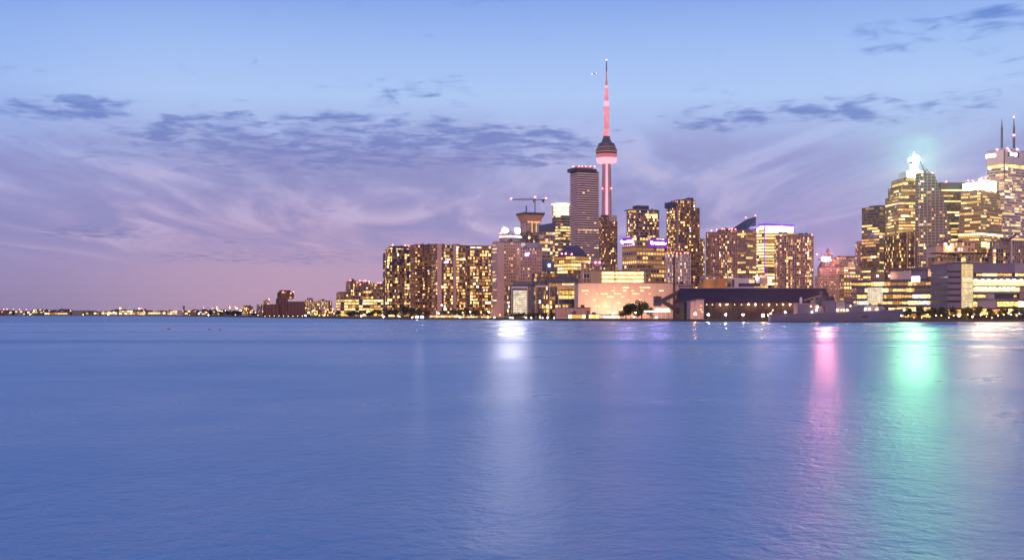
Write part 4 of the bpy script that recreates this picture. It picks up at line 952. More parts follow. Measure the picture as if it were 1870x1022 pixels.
b.boxp('upper_panel', 1801, 1816, 535.6, 545.4, -.1, .4, 'mauve'); b.boxp('glass_screen', 1786, 1820, 548.3, 562, -.1, .4, 'mauve'); band(b, 1821, 1890, .45, (555,), 10, lit=.7, bay=2.6); band(b, 1777, 1785, .45, (555,), 10, lit=1)
band(b, 1777, 1890, .42, (569,), 11, lit=1, bay=2.2); band(b, 1732, 1755, -.3, (570,), 10, lit=.9, bay=2.2)
b.done()
# ------------------------------------------------------------------ warship
Ys = 652.0
shp = empty('warship', 'long grey warship with lattice masts moored in front of the long shed', 'warship', (WX(1525, Ys), Ys, 0))
def sx(px): return WX(px, Ys) - WX(1525, Ys)
def sz(py): return WZ(py, Ys)
st = [(1405.5, 573.2, .72), (1420, 573.2, .85), (1455, 573, .98), (1500, 571.5, 1), (1545, 570, 1), (1580, 568.5, .92), (1610, 566.6, .68), (1632, 565, .36), (1645, 564, .12), (1651, 563.4, .02)]
q = MB(); hw = 5.0
for px, py, w in st:
    t = (px - 1405.5) / 245.5; zb = sz(py); rake = (t ** 6) * 3.6
    x = sx(px)
    q.v += [(x, -hw * w, zb), (x - rake * .45, -hw * w * .93, zb * .5), (x - rake, -hw * w * .8, -.4), (x - rake, hw * w * .8, -.4), (x - rake * .45, hw * w * .93, zb * .5), (x, hw * w, zb)]
for i in range(len(st) - 1):
    a, c_ = i * 6, i * 6 + 6
    for k in range(6): k2 = (k + 1) % 6; q.face(a + k, a + k2, c_ + k2, c_ + k)
q.face(0, 5, 4, 3, 2, 1); q.face(*[(len(st) - 1) * 6 + k for k in range(6)])
hull = q.build('hull', M['hull'], shp)
q = MB()
for (pa, _, wa), (pb, _, wb) in zip(st[:8], st[1:9]):
    ta, tb = [((p - 1405.5) / 245.5) ** 6 * 3.6 for p in (pa, pb)]
    q.v += [(sx(pa) - ta, -hw * wa * .8 - .12, -.3), (sx(pb) - tb, -hw * wb * .8 - .12, -.3), (sx(pb) - tb * .93, -hw * wb * .82 - .1, .35), (sx(pa) - ta * .93, -hw * wa * .82 - .1, .35)]; n0 = len(q.v) - 4; q.face(n0, n0 + 1, n0 + 2, n0 + 3)
q.build('waterline_stripe', M['water_line'], hull)
q = MB(); q.box(sx(1570), sx(1579.5), -hw * .93 - .12, -hw * .8, sz(579.5), sz(576.5)); q.build('anchor_recess', M['water_line'], hull)
def blk(name, xa, xb, t, bt, w, m='hull', par=shp, slope=.25):
    q = MB(); x0, x1 = sx(xa), sx(xb); z0, z1 = sz(bt), sz(t); s_ = slope * (z1 - z0)
    q.prism([(x0, -w), (x1, -w), (x1, w), (x0, w)], z0, z1, 0, [(x0 + s_ * .3, -w + s_ * .5), (x1 - s_, -w + s_ * .5), (x1 - s_, w - s_ * .5), (x0 + s_ * .3, w - s_ * .5)])
    return q.build(name, M[m], par)
hg = blk('hangar', 1453, 1491, 555, 573, 4.6, 'hull', shp, .06); blk('hangar_roof', 1456, 1486, 553.8, 555, 4.0, 'hullp', hg)
blk('superstructure', 1491, 1503, 558.5, 572.5, 4.3); fn = blk('funnel', 1503, 1523, 549, 572, 3.6, 'hull', shp, .04); blk('funnel_cap', 1506, 1522, 541.5, 549, 2.6, 'dark', fn, .12)
blk('superstructure', 1523, 1541, 550, 571, 4.0, 'hullp', shp, .1); blk('superstructure', 1541, 1575, 559, 571, 4.2)
br = blk('bridge', 1540, 1556, 549, 559.2, 3.6, 'hull', shp, .1); q = MB(); q.box(sx(1542), sx(1553.5), -3.62, -3.3, sz(553.4), sz(551.6)); q.build('window', M['gdark'], br)
blk('bridge_front', 1555.5, 1564, 553, 560, 3.2, 'hullp', br, .2); blk('superstructure', 1574, 1603, 558, 569, 3.6, 'hullp', shp, .2)
gt = MB(); gx = sx(1609.5); gt.lathe([(1.75, sz(567.5)), (1.75, sz(563)), (1.4, sz(560.5)), (.7, sz(559.3)), (.1, sz(559))], 16, (gx, 0)); gt = gt.build('gun_turret', M['hullp'], shp, True)
q = MB(); q.bar((gx + 1, 0, sz(562)), (gx + 5.2, 0, sz(560.5)), .28); q.build('gun_barrel', M['hull'], gt)
cw = MB(); cx_ = sx(1461.8); cw.lathe([(.75, sz(555)), (.75, sz(549)), (.8, sz(546)), (.5, sz(543)), (.1, sz(542.2))], 12, (cx_, -1)); cw.build('gun_mount', M['white'], shp, True)
q = MB(); q.bar((sx(1467), -1.5, sz(548.5)), (sx(1484), -1.5, sz(543)), .7); q.bar((sx(1484), -1.5, sz(543)), (sx(1497), -1.5, sz(540)), .6); q.bar((sx(1486), -1.5, sz(555)), (sx(1486), -1.5, sz(543)), .9); q.build('crane_arm', M['yellow'], shp)
q = MB(); q.ball((sx(1482), -1.5, sz(551)), 1.1, 12, 8); q.build('radar_dome', M['hullp'], shp, True)
def mast(px, top, base, w):
    q = MB(); x = sx(px); z0, z1 = sz(base), sz(top)
    for a, c_ in ((-1, -1), (1, -1), (1, 1), (-1, 1)): q.bar((x + a * w, c_ * w, z0), (x + a * w * .25, c_ * w * .25, z0 + (z1 - z0) * .7), .22)
    for k in range(6):
        t0, t1 = k / 6, (k + 1) / 6; wa, wb = w * (1 - .75 * t0), w * (1 - .75 * t1); za, zb = z0 + (z1 - z0) * .7 * t0, z0 + (z1 - z0) * .7 * t1
        q.bar((x - wa, -wa, za), (x + wb, -wb, zb), .14); q.bar((x + wa, -wa, za), (x - wb, -wb, zb), .14)
    for t in (.35, .52, .7): zz = z0 + (z1 - z0) * t; q.bar((x - 2.4, 0, zz), (x + 2.4, 0, zz), .25); q.box(x - 1, x + 1, -.8, .8, zz, zz + .5)
    q.bar((x, 0, z0 + (z1 - z0) * .65), (x, 0, z1), .2)
    return q.build('mast', M['hull'], shp)
mast(1499, 524, 556, 1.5); mast(1560.5, 520, 553, 1.6)
q = MB(); q.box(sx(1487), sx(1496), -2.4, -1, sz(551), sz(549)); q.bar((sx(1490), -1.5, sz(555)), (sx(1490), -1.5, sz(545)), .3); q.bar((sx(1494), -1.2, sz(558)), (sx(1494), -1.2, sz(543)), .35); q.build('radar', M['hull'], shp)
q = MB()
for k in range(14): x = sx(1408 + 44 * k / 13); q.bar((x, -hw * .8, sz(573)), (x, -hw * .8, sz(570.6)), .1)
q.bar((sx(1408), -hw * .8, sz(570.7)), (sx(1452), -hw * .8, sz(570.7)), .1)
for k in range(10): x = sx(1585 + 62 * k / 9); w = 4.3 * (1 - ((k + 1) / 11) ** 2) + .2; q.bar((x, -w, sz(567)), (x, -w, sz(562.5)), .1)
q.build('guard_rail', M['hullp'], shp)
for px, py, kind, y in ((1477, 559, 'small', -4.9), (1489, 560, 'warm', -4.9), (1478.5, 569.5, 'smallw', -5.2), (1487, 566, 'smallw', -4.9), (1525.5, 566, 'smallw', -4.3), (1532.5, 566, 'small', -4.3), (1537, 566, 'small', -4.3), (1543, 566, 'smallw', -4.5), (1549.5, 558.5, 'small', -4.0), (1576, 564.5, 'smallw', -4.4), (1584, 564, 'smallw', -4.1), (1597.5, 564.5, 'smallw', -4.0)):
    q = MB(); q.ball((sx(px), y, sz(py)), .34, 8, 5); q.build('deck_lamp', E[kind], shp)

# ------------------------------------------------------------------ trees
def crown_mesh(seed, mat, n=620, sq=.8):
    r = random.Random(seed); q = MB()
    cl = [(r.uniform(-.55, .55), r.uniform(-.55, .55), r.uniform(-.5, .62), r.uniform(.28, .5)) for _ in range(9)] + [(0, 0, 0, .6)]
    for _ in range(n):
        c = r.choice(cl); th = r.uniform(0, 2 * pi); ph = math.acos(r.uniform(-1, 1)); rad = c[3] * r.random() ** .35
        p = Vector((c[0] + rad * sin(ph) * cos(th), c[1] + rad * sin(ph) * sin(th), (c[2] + rad * cos(ph)) * sq))
        u = Vector((r.uniform(-1, 1), r.uniform(-1, 1), r.uniform(-.6, .6))).normalized(); w = u.orthogonal().normalized(); w.rotate(__import__('mathutils').Quaternion(u, r.uniform(0, 6)))
        s_ = r.uniform(.06, .13); n0 = len(q.v)
        q.v += [tuple(p - u * s_ - w * s_ * .6), tuple(p + u * s_ * .2 - w * s_), tuple(p + u * s_), tuple(p - u * s_ * .1 + w * s_)]
        q.face(n0, n0 + 1, n0 + 2, n0 + 3)
    return q.mesh('crown', mat)
def trunk_mesh():
    q = MB(); q.lathe([(.09, 0), (.065, .4), (.045, .75)], 7)
    for a in range(5): q.bar((0, 0, .45 + .05 * a), (.38 * cos(a * 1.3), .38 * sin(a * 1.3), .85 + .06 * a), .05)
    return q.mesh('trunk', M['bark'])
CR = [crown_mesh(k, M['leafd' if k % 2 else 'leaf'], 640, (.95, .8, 1.05, .85)[k % 4]) for k in range(6)]
TR = trunk_mesh(); rt = random.Random(11)
def tree(px, top, base_py, wpx, Y, label, group, name='deciduous_tree'):
    X = WX(px, Y); g = G; ht = WZ(top, Y) - g; w = wpx * Y / F / 2
    o = empty(name, label, 'tree', (X, Y, g), rt.uniform(0, 6), group)
    link('trunk', TR, o, None, 0, (w * 1.1, w * 1.1, ht * .75))
    link('crown', rt.choice(CR), o, (0, 0, ht * .54), 0, (w * 1.15, w * 1.15, ht * .52))
    return o
ORD = ['first', 'second', 'third', 'fourth', 'fifth', 'sixth', 'seventh', 'eighth', 'ninth', 'tenth', 'eleventh', 'twelfth', 'thirteenth', 'fourteenth', 'fifteenth', 'sixteenth', 'seventeenth', 'eighteenth', 'nineteenth', 'twentieth']
PROM = [(1652, 563, 16), (1661, 559, 17), (1680, 558, 19), (1700, 560, 19), (1720, 560.5, 20), (1741, 558.5, 17), (1766, 559, 16), (1787, 558, 21), (1809, 560.5, 15), (1832, 559.5, 19), (1857, 558, 21), (1874, 561, 18)]
for i, (x, t, w) in enumerate(PROM):
    tree(x, t, 580, w, 692 + rt.uniform(-2, 2), 'dark round street tree, %s from the left on the lit promenade at right' % ORD[i], 'promenade trees')
for i in range(12):
    tree(924 + i * 8.3 + rt.uniform(-1.5, 1.5), 570 + rt.uniform(-.8, .8), 582, 8.5, 866, 'small dark tree before the glass college, %s of its row counted from the left' % ORD[i], 'small trees before the glass college')
for x, t, w, Y, l in ((1143, 552.5, 27, 775, 'dark bushy tree left of the tallest one at the salmon wall'), (1172, 547, 27, 772, 'tallest dark tree in front of the salmon wall beside the conveyor'), (1158, 553, 28, 778, 'dark tree filling the gap between two larger ones at the salmon wall'), (1187, 560, 14, 776, 'small dark tree tucked beside the conveyor transfer house'), (1136, 567, 16, 769, 'low dark bush at the left foot of the trees by the salmon wall'), (1165, 568, 20, 767, 'low dark bush under the tallest tree by the salmon wall')):
    tree(x, t, 582, w, Y, l, 'trees at the salmon wall')
LT = [(617, 566, 12), (640, 566, 22), (653, 568, 14), (676, 567, 20), (690, 563, 20), (709, 562, 24), (722, 564, 20), (741, 556, 22), (752, 560, 22), (764, 562, 18), (779, 565, 16), (812, 567, 16), (828, 562, 20), (840, 561, 14), (857, 561, 20), (870, 564, 14), (889, 566, 10), (911, 571, 9)]
for i, (x, t, w) in enumerate(LT):
    tree(x, t, 580, w, (1130 if x < 700 else 1000) + rt.uniform(-8, 8), 'dark tree at the water before the tall apartment blocks, %s counted from the left' % ORD[i], 'trees before the apartment blocks')
FT = [(385, 566), (404, 567.5), (417, 566), (424, 565.5), (434, 567), (463, 570.5), (469, 571)]
for i, (x, t) in enumerate(FT):
    tree(x, t, 577, 13, 1720 + rt.uniform(-10, 10), 'low dark tree left of the silos, %s counted from the left' % ORD[i], 'trees left of the silos')

# ------------------------------------------------------------------ lamps
POLE = MB(); POLE.lathe([(.14, 0), (.09, .97)], 6); POLE.box(-.12, .12, -.3, .12, .97, 1.0); POLE = POLE.mesh('pole', M['steel'])
BULB = {}
def lamp(px, py, Y, kind, label, group='street lamps along the shore', r=.32, name='street_lamp', g=G):
    if kind not in BULB: q = MB(); q.ball((0, 0, 0), 1, 10, 6); BULB[kind] = q.mesh('bulb', E[kind])
    z = WZ(py, Y); o = empty(name, label, 'lamp', (WX(px, Y), Y, g), 0, group); ht = max(.6, z - g)
    link('pole', POLE, o, None, 0, (1, 1, ht)); link('bulb', BULB[kind], o, (0, -.35, ht - r), 0, (r, r, r)); return o
lamp(761.5, 577, 938, 'flood', 'glaring white floodlight at the water, left one of a pair', 'floodlight pair', .9, 'floodlight'); lamp(771, 577, 938, 'flood', 'glaring white floodlight at the water, right one of a pair', 'floodlight pair', .9, 'floodlight')
lamp(1393, 573.5, 690, 'orange', 'glaring orange sodium lamp beside the stern of the warship', None, .75, 'floodlight'); lamp(1403, 574.5, 689, 'warm', 'small warm lamp between the sodium lamp and the warship stern', None, .3)
lamp(1293.5, 573, 700, 'cool', 'cool white quay lamp before the long shed, left one of three', 'cool quay lamps', .42); lamp(1325, 573, 700, 'cool', 'cool white quay lamp before the long shed, middle one of three', 'cool quay lamps', .42); lamp(1357, 573, 700, 'cool', 'cool white quay lamp before the long shed, right one of three', 'cool quay lamps', .42)
lamp(1269.5, 571, 716, 'orange', 'sodium lamp in front of the pink boxy block', None, .6); lamp(1433.5, 569, 685, 'white', 'white lamp above the stern deck of the warship', None, .36); lamp(1411, 565, 688, 'small', 'small amber lamp on a tall post left of the warship', None, .34); lamp(1407, 572, 687, 'warm', 'warm lamp low at the warship stern', None, .3)
lamp(1120.5, 569.5, 800, 'orange', 'warm floodlight washing the salmon factory wall', None, .6, 'floodlight'); lamp(1139, 569.5, 782, 'warm', 'warm lamp left under the trees at the salmon wall', None, .3); lamp(1161, 570, 766, 'warm', 'warm lamp right under the trees at the salmon wall', None, .3); lamp(1158, 577.5, 762, 'smallw', 'pale low lamp under the trees at the salmon wall', None, .35); lamp(1198, 578.5, 752, 'white', 'white lamp under the lower conveyor gallery', None, .25)
lamp(1651, 565, 680, 'white', 'white lamp at the bow of the warship', None, .3); lamp(1751, 575, 684, 'warm', 'broad warm light pool lamp on the promenade below the stair tower', None, .5)
lamp(700.5, 577, 1090, 'orange', 'orange lamp under trees, left one below the blue glass tower', None, .5); lamp(728.5, 576.5, 1000, 'orange', 'orange lamp under trees, right one below the blue glass tower', None, .5)
lamp(660, 575.5, 1180, 'warm', 'warm lamp low in front of the terraced building', None, .5); lamp(753, 579, 955, 'warm', 'warm lamp just left of the glaring floodlight pair', None, .4)
for i, (x, y, k) in enumerate(((801, 571, 'smallw'), (807, 556, 'smallw'), (819, 569, 'small'), (845, 570, 'small'), (858.5, 568, 'smallw'), (840, 578, 'white'), (891, 578, 'orange'), (892, 568, 'warm'), (913, 574, 'small'), (903, 580.5, 'smallw'))):
    lamp(x, y, 972, k, 'lamp on the quay below the brown slab and blank end wall, %s from the left' % ORD[i], 'lamps below the brown slab', .42)
for i, x in enumerate((932, 936, 961, 970, 986, 991, 1000, 1012)):
    lamp(x, 581, 862, 'smallw', 'low white lamp at the feet of the small trees, %s from the left' % ORD[i], 'low lamps before the glass college', .28)
for i in range(19):
    x = 1648 + i * 11.7 + rt.uniform(-3, 3)
    lamp(x, rt.choice((575, 577, 579, 573.5)), 683 + rt.uniform(-1, 1), rt.choice(('small', 'small', 'warm', 'farw')), 'promenade lamp at right among the trees, %s from the left' % ORD[i], 'promenade lamps', rt.choice((.2, .25, .3)))
# wash lights in front of the salmon wall
for i, (px, pw) in enumerate(((1064, 5200), (1092, 6200), (1122, 6200), (1152, 3000), (1192, 2200), (906, 1500))):
    Y = 816 if px > 1000 else 975
    o = empty('floodlight', ('ground floodlight washing the salmon factory wall, %s from the left' % ORD[i]) if px > 1000 else 'ground floodlight washing the flared foot of the blank end wall', 'lamp', (WX(px, Y), Y, G), 0, 'wall floodlights' if px > 1000 else None)
    q = MB(); q.box(-.6, .6, -.25, .2, .5, 1.2); q.bar((0, 0, 0), (0, 0, .5), .2); q.build('housing', M['steel'], o)
    ld = bpy.data.lights.new('flood_beam', 'AREA'); ld.energy = pw; ld.size = 1.0; ld.color = (1, .66, .44)
    l_ = link('flood_beam', ld, o, (0, .4, .9)); l_.rotation_euler = Vector((0, 1, .42)).to_track_quat('-Z', 'Y').to_euler()
# far shore lights
far = random.Random(4)
FL = [(4, 568.5, 'farr', 1.2), (7, 564, 'fars', .8), (13, 563.5, 'fars', .9), (17, 572.5, 'farr', .6), (25, 563.5, 'fars', .7), (30, 568, 'farr', 1.3), (36, 564, 'fars', .8), (44, 572.5, 'fars', .9), (48, 564.5, 'fars', .6), (55, 573, 'farw', .9), (62, 566.5, 'farw', 1.5), (66, 565.5, 'fars', .9), (74, 565, 'fars', .8), (80, 568, 'fars', .7), (90, 567, 'fars', .6), (129, 566.5, 'fars', 1.0), (143, 568, 'farr', 1.6), (152, 573.5, 'fars', 1.2), (160, 573.5, 'farr', .8), (198, 573, 'farw', 1.4), (199, 569, 'fars', .9), (208, 569, 'farw', 1.7), (219.5, 561.5, 'farw', 2.0), (221, 568, 'farr', 1.2), (254.5, 562, 'farw', 1.8), (259, 562.5, 'farr', .8), (263, 567, 'fars', .9), (281, 568, 'farr', .7), (307, 568, 'farr', .7), (334, 567, 'farr', 1.2), (357, 567, 'farr', .9), (363, 571.5, 'farw', 1.4), (372, 561, 'fars', .7), (377, 573, 'fars', 1.5), (381, 575.5, 'warm', 1.2), (388, 562, 'fars', .6), (396, 561, 'fars', .7), (346, 575, 'fars', 1.0), (301, 571, 'fars', .9), (189, 572.5, 'farr', .8)]
for px, py, k, r in FL:
    nm = {'fars': 'amber', 'farr': 'red', 'farw': 'white', 'warm': 'orange'}[k]
    lamp(px, py, 2440 + far.uniform(0, 40), k, 'tiny %s lamp strung along the distant far left shore' % nm, 'lamps on the distant left shore, %s' % nm, r * .8, 'shore_lamp')
for i in range(26):
    px = far.uniform(395, 480); lamp(px, far.uniform(559, 575), 1900 - far.uniform(0, 150), far.choice(('fars', 'fars', 'farw')), 'tiny lamp on the low shore left of the silos', 'lamps on the low shore left of the silos', .55, 'shore_lamp')
for i in range(22):
    px = far.uniform(556, 612); lamp(px, far.uniform(560, 577), 1450 - far.uniform(0, 40), far.choice(('fars', 'fars', 'small', 'farw')), 'tiny lamp along the shore between silos and terraced building', 'lamps between silos and terraced building', .5, 'shore_lamp')
for i in range(9):
    lamp(484 + i * 8.5, 576.5 + far.uniform(-.8, .6), 1425, far.choice(('small', 'small', 'farw')), 'low lamp at the foot of the silos, %s from the left' % ORD[i], 'lamps at the foot of the silos', .3)
# far shore buildings
FB = [(0, 22, 569.5, 'dark', .2), (26, 45, 568, 'grey', .2), (48, 78, 569, 'dark', .3), (80, 128, 571, 'tan', .95), (131, 150, 567.5, 'grey', .2), (155, 186, 570.5, 'brown', .6), (184, 214, 570, 'tan', .95), (216, 247, 567, 'beige', .9), (249, 268, 569.5, 'beige', 1), (264, 302, 570, 'tan', .95), (304, 324, 568, 'grey', .9), (322, 334, 567.5, 'white', .2), (336, 358, 567, 'brown', .4), (362, 384, 569, 'tan', .6), (386, 412, 568.5, 'dark', .5)]
KIND = ['dark hangar at the left edge of the far shore', 'grey shed second from the left edge of the far shore', 'dark wide hall with a few lamps near the left edge of the far shore', 'low hall on the far shore with one long glowing orange strip', 'grey hall with a red lamp right of the long orange strip', 'low brown hall lit reddish along its foot on the far shore', 'yellow lit hall under the two bright white mast lamps', 'tallest pale terminal of the far shore, a bright mast lamp at its left', 'short glaring yellow hall in the middle of the far shore', 'long yellow lit terminal on the far shore, right of the glaring one', 'grey terminal with a lit strip left of the control tower', 'white windowless hall by the small violet light on the far shore', 'brown hall just right of the control tower', 'dim hall with an orange lamp before it on the far shore', 'dark hall left of the low tree clump on the far shore']
for (xa, xb, t, fr, p), l in zip(FB, KIND):
    b = Bld('low_hall', l, 'building', xa, xa + 1.5, xb, 2470, .12, D=26, core='gbrown', frame=fr, group='low halls on the far shore')
    b.S(None, None, t, fh=4.2, bay=5.5, slab=.4, pier=.15, mode='full', p=p, wmix=(3, 4, 4, 2, .5, 3 if p > .8 else .3)); b.done(60)
b = Bld('control_tower', 'slim control tower on the far shore with a red lamp', 'tower', 333.6, 334, 336.6, 2480, .1, D=4, core='gdark', frame='mauve')
b.S(None, None, 561.5, fh=5, bay=3, slab=.4, pier=.2, p=0); b.boxp('cab', 333.2, 337, 558.5, 561, -.6, 4.5, 'gblue'); b.boxp('mast', 335, 335.5, 554.5, 558.4, 1, 1.6, 'steel'); b.done()
q = MB(); rl = random.Random(8)
for i in range(5200):
    px = rl.uniform(-260, 470); hgt = 566.8 + 1.6 * sin(px * .045) + 1.1 * sin(px * .13 + 2); Y = 2560 + rl.uniform(0, 60); zt = WZ(hgt + rl.uniform(-1, 1), Y)
    z = rl.uniform(G, zt); x = WX(px, Y); s_ = rl.uniform(1, 2.4); a = rl.uniform(0, pi); n0 = len(q.v)
    q.v += [(x - s_ * cos(a), Y - s_ * sin(a), z - s_ * .7), (x + s_ * cos(a), Y + s_ * sin(a), z - s_ * .5), (x + s_ * .8 * cos(a), Y + s_ * .8 * sin(a) + .5, z + s_ * .8), (x - s_ * .7 * cos(a), Y - s_ * .7 * sin(a), z + s_ * .7)]; q.face(n0, n0 + 1, n0 + 2, n0 + 3)
o = q.build('far_woodland', M['leafd']); o['kind'] = 'stuff'; tag(o, 'dark distant tree line behind the lit halls on the far left shore', 'trees')
# quay railing
rlg = empty('railing', 'low dark railing on the quay edge below the promenade trees', 'railing', (WX(1650, 679), 679, G))
q = MB(); L = WX(1900, 679) - WX(1650, 679)
q.box(0, L, -.04, .04, 1.0, 1.1); q.box(0, L, -.03, .03, .5, .56); q.build('rail', M['steel'], rlg)
q = MB()
for k in range(42): q.box(L * k / 42 - .05, L * k / 42 + .05, -.05, .05, 0, 1.0)
q.build('post', M['steel'], rlg)
# floating buoys
for i, (px, py, l) in enumerate(((308, 601, 'tiny dark buoy afloat at left, the bigger of three specks'), (382, 601.5, 'tiny dark buoy afloat, middle one of three specks'), (402, 602, 'tiny dark buoy afloat, rightmost of three specks'))):
    Y = H * F / (py - HY); bo = empty('buoy', l, 'buoy', (WX(px, Y), Y, 0), 0, 'dark buoys')
    q = MB(); w = .5 if i == 0 else .3; q.lathe([(w, -.15), (w * 1.15, .05), (w * .8, .18), (.1, .24)], 12); q.build('float', M['water_line'], bo); q = MB(); q.bar((0, 0, .2), (0, 0, .4), .06); q.build('staff', M['steel'], bo)
# aeroplane
Ya = 6000.0
ap = empty('aeroplane', 'tiny aeroplane with pinkish lights in the sky left of the needle tower antenna', 'aeroplane', (WX(1086, Ya), Ya, WZ(135, Ya)), .15)
q = MB(); q.v = []; prof = [(.1, -15), (1.2, -13.5), (1.9, -10), (1.9, 8), (1.1, 13), (.3, 16)]
for r_, x in prof:
    for i in range(10): q.v.append((x, r_ * cos(2 * pi * i / 10), r_ * sin(2 * pi * i / 10)))
for k in range(5):
    for i in range(10): j = (i + 1) % 10; q.face(k * 10 + i, (k + 1) * 10 + i, (k + 1) * 10 + j, k * 10 + j)
q.build('fuselage', M['lgrey'], ap, True)
for s_ in (-1, 1): q = MB(); q.prism([(-4, s_ * 1.5), (1, s_ * 1.5), (5.5, s_ * 16), (3.5, s_ * 16)][::s_], -.6, -.2); q.build('wing', M['lgrey'], ap)
q = MB(); q.slabxz([(10, 1), (15, 1), (16.5, 6), (14.5, 6)], -.2, .2); q.build('tail_fin', M['lgrey'], ap); q = MB(); q.prism([(12, -5.5), (15, -5.5), (15, 5.5), (12, 5.5)], .4, .7); q.build('tailplane', M['lgrey'], ap)
for c in ((-14, 0, -1.5), (4.5, -16, 0), (15, 0, 1)): q = MB(); q.ball(c, .7, 6, 4); q.build('light', E['smallr'] if c[0] > 10 else E['smallw'], ap)

# ------------------------------------------------------------------ land and water
SH = [(-700, 2600), (0, 2425), (200, 2230), (300, 2140), (400, 1660), (480, 1390), (620, 1120), (760, 930), (900, 905), (1020, 812), (1040, 770), (1140, 745), (1230, 735), (1290, 690), (1400, 682), (1640, 678), (2600, 668)]
pts = [(WX(px, Y), Y) for px, Y in SH]
q = MB(); n = len(pts)
q.v += [(x, y, -3) for x, y in pts] + [(x, y, G) for x, y in pts] + [(x * 16000 / y if y > 900 else x * 14, 16000, G) for x, y in pts]
for i in range(n - 1): q.face(i, i + 1, n + i + 1, n + i, mi=1); q.face(n + i, n + i + 1, 2 * n + i + 1, 2 * n + i)
g_ = q.build('ground', [M['land'], M['stone']]); g_['kind'] = 'structure'
q = MB()
for (xa, ya), (xb, yb) in zip(pts[3:-1], pts[4:]): q.bar((xa, ya - .15, G - .1), (xb, yb - .15, G - .1), .7, .5)
struct('quay_edge', q, M['stone'])
q = MB(); q.v = [(-9000, -900, 0), (9000, -900, 0), (9000, 7000, 0), (-9000, 7000, 0)]; q.face(0, 1, 2, 3)
m, nt, out = newmat('lake_water')
N = nt.nodes.new; Lk = nt.links.new
pb = N('ShaderNodeBsdfPrincipled'); pb.inputs['IOR'].default_value = 1.333
geo = N('ShaderNodeNewGeometry')
def mapn(sx_, sy_, rot=0):
    mp = N('ShaderNodeMapping'); mp.inputs['Scale'].default_value = (sx_, sy_, 1); mp.inputs['Rotation'].default_value = (0, 0, rot); Lk(geo.outputs['Position'], mp.inputs['Vector']); return mp
def noise(mp, scale, det=3, rough=.5, dist=0):
    t = N('ShaderNodeTexNoise'); t.inputs['Scale'].default_value = scale; t.inputs['Detail'].default_value = det; t.inputs['Roughness'].default_value = rough; t.inputs['Distortion'].default_value = dist; Lk(mp.outputs[0], t.inputs['Vector']); return t
def mth(op, a, b_=None, c_=None):
    t = N('ShaderNodeMath'); t.operation = op
    for i, v in enumerate((a, b_, c_)):
        if v is None: continue
        if isinstance(v, (int, float)): t.inputs[i].default_value = v
        else: Lk(v, t.inputs[i])
    return t.outputs[0]
n1 = noise(mapn(1.5, 1.25, .3), 1.0, 5, .62, .3)           # ripples
n2 = noise(mapn(.30, .24, -.2), 1.0, 4, .6, .4)            # wavelets
n3 = noise(mapn(.012, .035, .08), 1.0, 3, .5, .6)          # swell
n4 = noise(mapn(.035, .035, .2), 1.0, 9, .66, .5)          # cat's paws of wind at every scale
def mrange(v, a, b_, c_, d):
    t = N('ShaderNodeMapRange'); t.interpolation_type = 'SMOOTHSTEP'
    for i, x in enumerate((a, b_, c_, d)): t.inputs[i + 1].default_value = x
    Lk(v, t.inputs[0]); return t.outputs[0]
sp = N('ShaderNodeSeparateXYZ'); Lk(geo.outputs['Position'], sp.inputs[0])
# a calmer belt lies towards the far shore, its edge running slantwise; wind roughened water nearer
wob = mth('ADD', mth('ADD', sp.outputs['Y'], mth('MULTIPLY', sp.outputs['X'], .85)), mth('MULTIPLY', n3.outputs['Fac'], 60))
calm = mrange(wob, 100, 185, 0, 1)
hsum = mth('ADD', mth('MULTIPLY', n1.outputs['Fac'], .12), mth('MULTIPLY', n2.outputs['Fac'], .17))
bp = N('ShaderNodeBump'); bp.inputs['Distance'].default_value = 1.0; Lk(mth('SUBTRACT', 1.0, mth('MULTIPLY', calm, .7)), bp.inputs['Strength']); Lk(hsum, bp.inputs['Height']); Lk(bp.outputs[0], pb.inputs['Normal'])
yy = mth('ADD', sp.outputs['Y'], mth('MULTIPLY', n3.outputs['Fac'], 40))
def line(c_, w_, amp): return mrange(mth('ABSOLUTE', mth('SUBTRACT', yy, c_)), 0, w_, amp, 0)
rg = mth('ADD', mth('ADD', mth('MULTIPLY', calm, -.015), mrange(wob, 190, 300, 0, -.03)), .305)
rg = mth('ADD', rg, mth('MULTIPLY', mth('SUBTRACT', n4.outputs['Fac'], .5), mth('SUBTRACT', .34, mth('MULTIPLY', calm, .20))))
for c_, w_, amp in ((222, 22, .11), (330, 18, .06), (480, 60, .05)): rg = mth('ADD', rg, line(c_, w_, amp))
rg = mth('ADD', rg, mrange(yy, 560, 720, 0, .10))
Lk(mth('MAXIMUM', rg, .225), pb.inputs['Roughness'])
pb.inputs['Base Color'].default_value = (.09, .225, .41, 1); pb.inputs['Specular IOR Level'].default_value = .5
Lk(pb.outputs[0], out.inputs[0])
o = q.build('lake_water', m); o['kind'] = 'structure'

